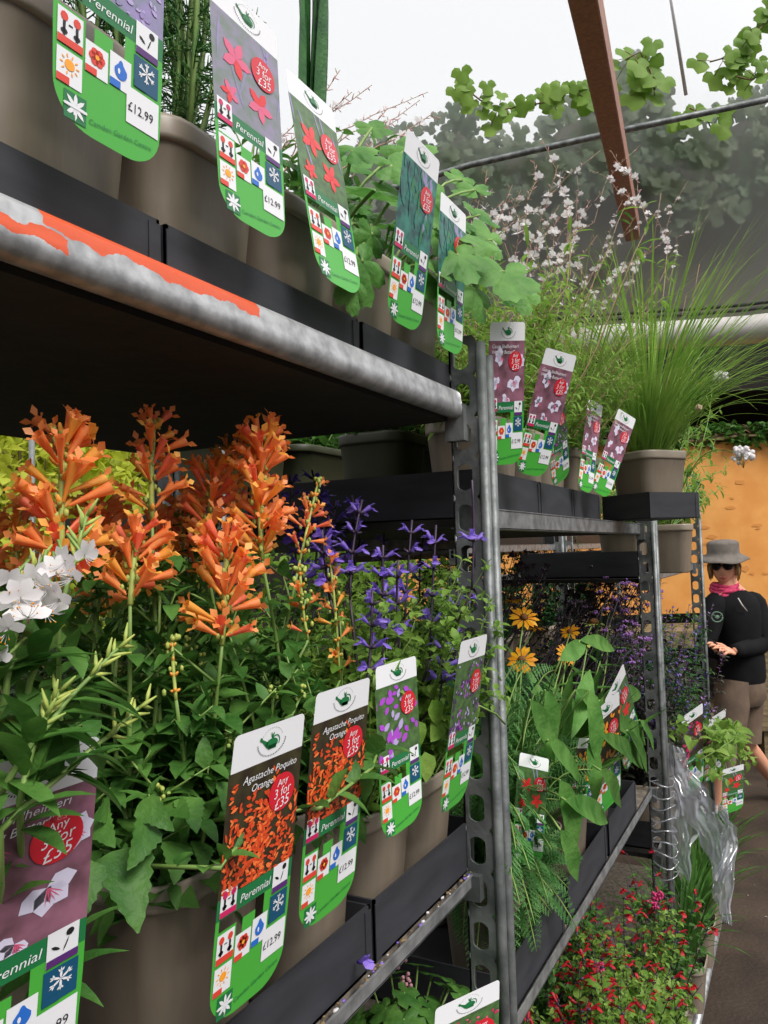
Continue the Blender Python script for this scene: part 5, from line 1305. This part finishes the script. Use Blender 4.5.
# hair
b = MB()
for k in range(90):
    a = rnd(PI * .32, PI * 1.68); d = hs * math.sin(a) + hf * math.cos(a); p = hc + d * V((0, 0, 0)).length + hs * math.sin(a) * .07 + hf * math.cos(a) * .088 + hu * .05
    q = p - hu * rnd(.08, .13) + d * rnd(.0, .014); b.tube([p, p.lerp(q, .5) + d * .012, q], [.006, .006, .002], 5)
b.build('hair', 'hair', person)
# sunglasses
b = MB()
for q in (-1, 1):
    c = hc + hs * .031 * q + hf * .096 + hu * .012; T = Matrix((hs, hf, hu)).transposed(); b.ball(c - hf * abs(q) * .01, .029, 0, 12, 8, (1, .35, .82), T)
    b.tube([c + hs * .024 * q - hf * .01, c + hs * .042 * q - hf * .10], .004, 5)
b.tube([hc - hs * .012 + hf * .097 + hu * .017, hc + hs * .012 + hf * .097 + hu * .017], .004, 5)
b.build('sunglasses', 'lens', person)
# bucket hat: band, crown, brim
b = MB(); n = 32; vs = []; hc2 = hc + hu * .062
prof = [(0, .088, 0), (.045, .086, 0), (.072, .082, 0), (.086, .074, 0), (.09, .064, 0), (.089, .03, 0), (.092, .018, 0), (.094, .012, 0), (.112, .0, 0), (.13, -.008, 0), (.144, -.019, 0), (.143, -.023, 0), (.13, -.013, 0), (.09, .006, 0)]
for (r, z, _) in prof:
    for i in range(n):
        a = 2 * PI * i / n; wv = (.008 * math.sin(a * 2 + 1) + .004 * math.sin(5 * a)) * (r > .1)
        vs.append(hc2 + (hs * math.cos(a) * .92 + hf * math.sin(a)) * r * 1.07 + hu * (z * 1.12 + wv))
k = len(prof); b.add(vs, [(j * n + i, j * n + (i + 1) % n, (j + 1) * n + (i + 1) % n, (j + 1) * n + i) for j in range(k - 1) for i in range(n)])
hat = b.build('bucket_hat', 'hat', person)
b = MB(); b.tube([hc2 + (hs * math.cos(a) * .92 + hf * math.sin(a)) * .0915 + hu * .022 for a in [2 * PI * i / 32 for i in range(33)]], .004, 5); b.build('hat_seam', 'hat', hat)
# scarf: folded rings round the neck
b = MB()
for j, (r, z) in enumerate(((.062, -.098), (.068, -.112), (.075, -.128), (.066, -.12), (.08, -.142), (.07, -.15))):
    c = hc + hu * z - hf * .012
    b.tube([c + (hs * math.cos(a) + hf * math.sin(a)) * (r + .006 * math.sin(3 * a + j)) + hu * (.006 * math.sin(2 * a + j * 1.7) - .014 * max(0, math.sin(a))) for a in [2 * PI * i / 24 for i in range(25)]], .0125, 7)
b.build('scarf', 'scarf', person)
# shirt
def loftrings(b, rings, m=0, n=20):
    vs = []
    for c, sx, sy, ax in rings:
        ax = ax.normalized(); ay = Z.cross(ax).normalized()
        for i in range(n):
            a = 2 * PI * i / n; vs.append(c + ax * math.cos(a) * sx + ay * math.sin(a) * sy + Z * 0)
    k = len(rings); b.add(vs, [(j * n + i, j * n + (i + 1) % n, (j + 1) * n + (i + 1) % n, (j + 1) * n + i) for j in range(k - 1) for i in range(n)], m)
tx = (lsh - rsh); tx.z = 0
def sub(pts, rad, n=16):
    out = []; rr = []
    k = len(pts) - 1
    for i in range(n + 1):
        x = min(i / n * k, k - .0001); j = int(x); f = x - j; f2 = f * f * (3 - 2 * f)
        out.append(pts[j].lerp(pts[j + 1], f)); rr.append(rad[j] * (1 - f2) + rad[j + 1] * f2)
    for _ in range(2): out = [out[0]] + [(out[i - 1] + out[i] * 2 + out[i + 1]) / 4 for i in range(1, n)] + [out[-1]]
    return out, rr
b = MB()
cc = [(P(740, 682), .138, .122), (P(740, 676), .146, .128), (P(741, 660), .134, .12), (P(740, 645), .128, .114), (P(738, 628), .138, .12), (P(736, 614), .148, .12), (P(735, 604), .148, .108), (P(734, 598), .132, .095), (P(733, 594), .11, .085), (P(731, 590), .08, .07)]
loftrings(b, [(c, sx, sy, tx) for c, sx, sy in cc])
for (sh, elb, wr) in ((lsh, lel, lwr), (rsh, rel, rwr)):
    cen = P(736, 600)
    o, r_ = sub([cen.lerp(sh, .55), sh, sh.lerp(elb, .5), elb, elb.lerp(wr, .5), wr + (elb - wr) * .04], [.06, .072, .064, .054, .048, .038], 20)
    b.tube(o, r_, 14)
b.build('shirt', 'shirt', person)
b = MB(); c = P(717, 617, DP - .165); b.tube([c + (rt * math.cos(a) - fw * .25 * math.cos(a) + Z * math.sin(a)) * .028 for a in [2 * PI * i / 24 for i in range(25)]], .004, 5)
em = b.build('emblem', 'iconteal', person)
M['embl'] = mat('pale_green_print', (96, 122, 104), .8); em.data.materials.clear(); em.data.materials.append(M['embl'])
b = MB(); T = Matrix((rt, fw, Z)).transposed(); b.ball(c - fw * .002, .014, 0, 8, 5, (1, .2, .8), T); b.tube([c + rt * .012, c + rt * .03 + Z * .016], .003, 5); b.tube([c - rt * .01 + Z * .004, c - rt * .02 + Z * .014], .003, 5); b.build('emblem_can', 'embl', em)
b = MB(); b.tube([P(738, 598, DP - .13), P(742, 605, DP - .145), P(747, 611, DP - .13)], .004, 5); b.build('piping', 'gutter', person)
b = MB(); b.box(-.008, .008, -.006, .006, -.02, .02, 0, Matrix.Translation(P(765.5, 637, DP - .03))); b.build('clip', 'hivis', person)
# shorts
b = MB()
loftrings(b, [(P(740, 662), .118, .108, tx), (P(740, 676), .132, .116, tx), (P(740, 686), .145, .128, tx), (P(740, 697), .148, .13, tx), (P(740, 704), .125, .11, tx)])
for (hp, kn) in ((lh, lkn), (rh_, rkn)):
    o, r_ = sub([hp + Z * .02, hp.lerp(kn, .35), hp.lerp(kn, .7), kn + (hp - kn) * .02], [.086, .094, .088, .088], 12); b.tube(o, r_, 16, 0, cap=False)
b.build('shorts', 'shorts', person)
for ank, toe in ((lan, lto), (ran, rto)):
    b = MB(); d = (toe - ank); b.tube([ank + Z * .02, ank - Z * .02, ank.lerp(toe, .5), toe], [.042, .05, .045, .03], 10); b.build('shoe', 'blackd', person)

# ================================================================== LIGHT
w = bpy.data.worlds.new('sky'); scene.world = w; w.use_nodes = True; N = w.node_tree.nodes; L_ = w.node_tree.links
bgn = N['Background']; tc = N.new('ShaderNodeTexCoord'); sp = N.new('ShaderNodeSeparateXYZ'); r = N.new('ShaderNodeValToRGB')
L_.new(tc.outputs['Generated'], sp.inputs[0]); L_.new(sp.outputs['Z'], r.inputs['Fac'])
e = r.color_ramp.elements; e[0].position = 0; e[0].color = (.045, .042, .038, 1); e[1].position = 1; e[1].color = (1, 1, 1, 1)
for pos, c in ((.14, (.10, .10, .095, 1)), (.36, (.92, .93, .95, 1))): x = e.new(pos); x.color = c
L_.new(r.outputs['Color'], bgn.inputs['Color']); bgn.inputs['Strength'].default_value = 1.0
def sun(name, d, s, ang, c=(1, 1, 1)):
    l = bpy.data.lights.new(name, 'SUN'); l.energy = s; l.angle = math.radians(ang); l.color = c; o = bpy.data.objects.new(name, l); col.objects.link(o)
    o.rotation_euler = V(d).to_track_quat('-Z', 'Y').to_euler(); return o
sun('hazy_sun', (-.8, .3, -1), 2.6, 25, (1, .97, .92))
vs_ = scene.view_settings; vs_.view_transform = 'Standard'; vs_.look = 'None'; vs_.exposure = 0.45; vs_.gamma = 1; vs_.use_curve_mapping = False
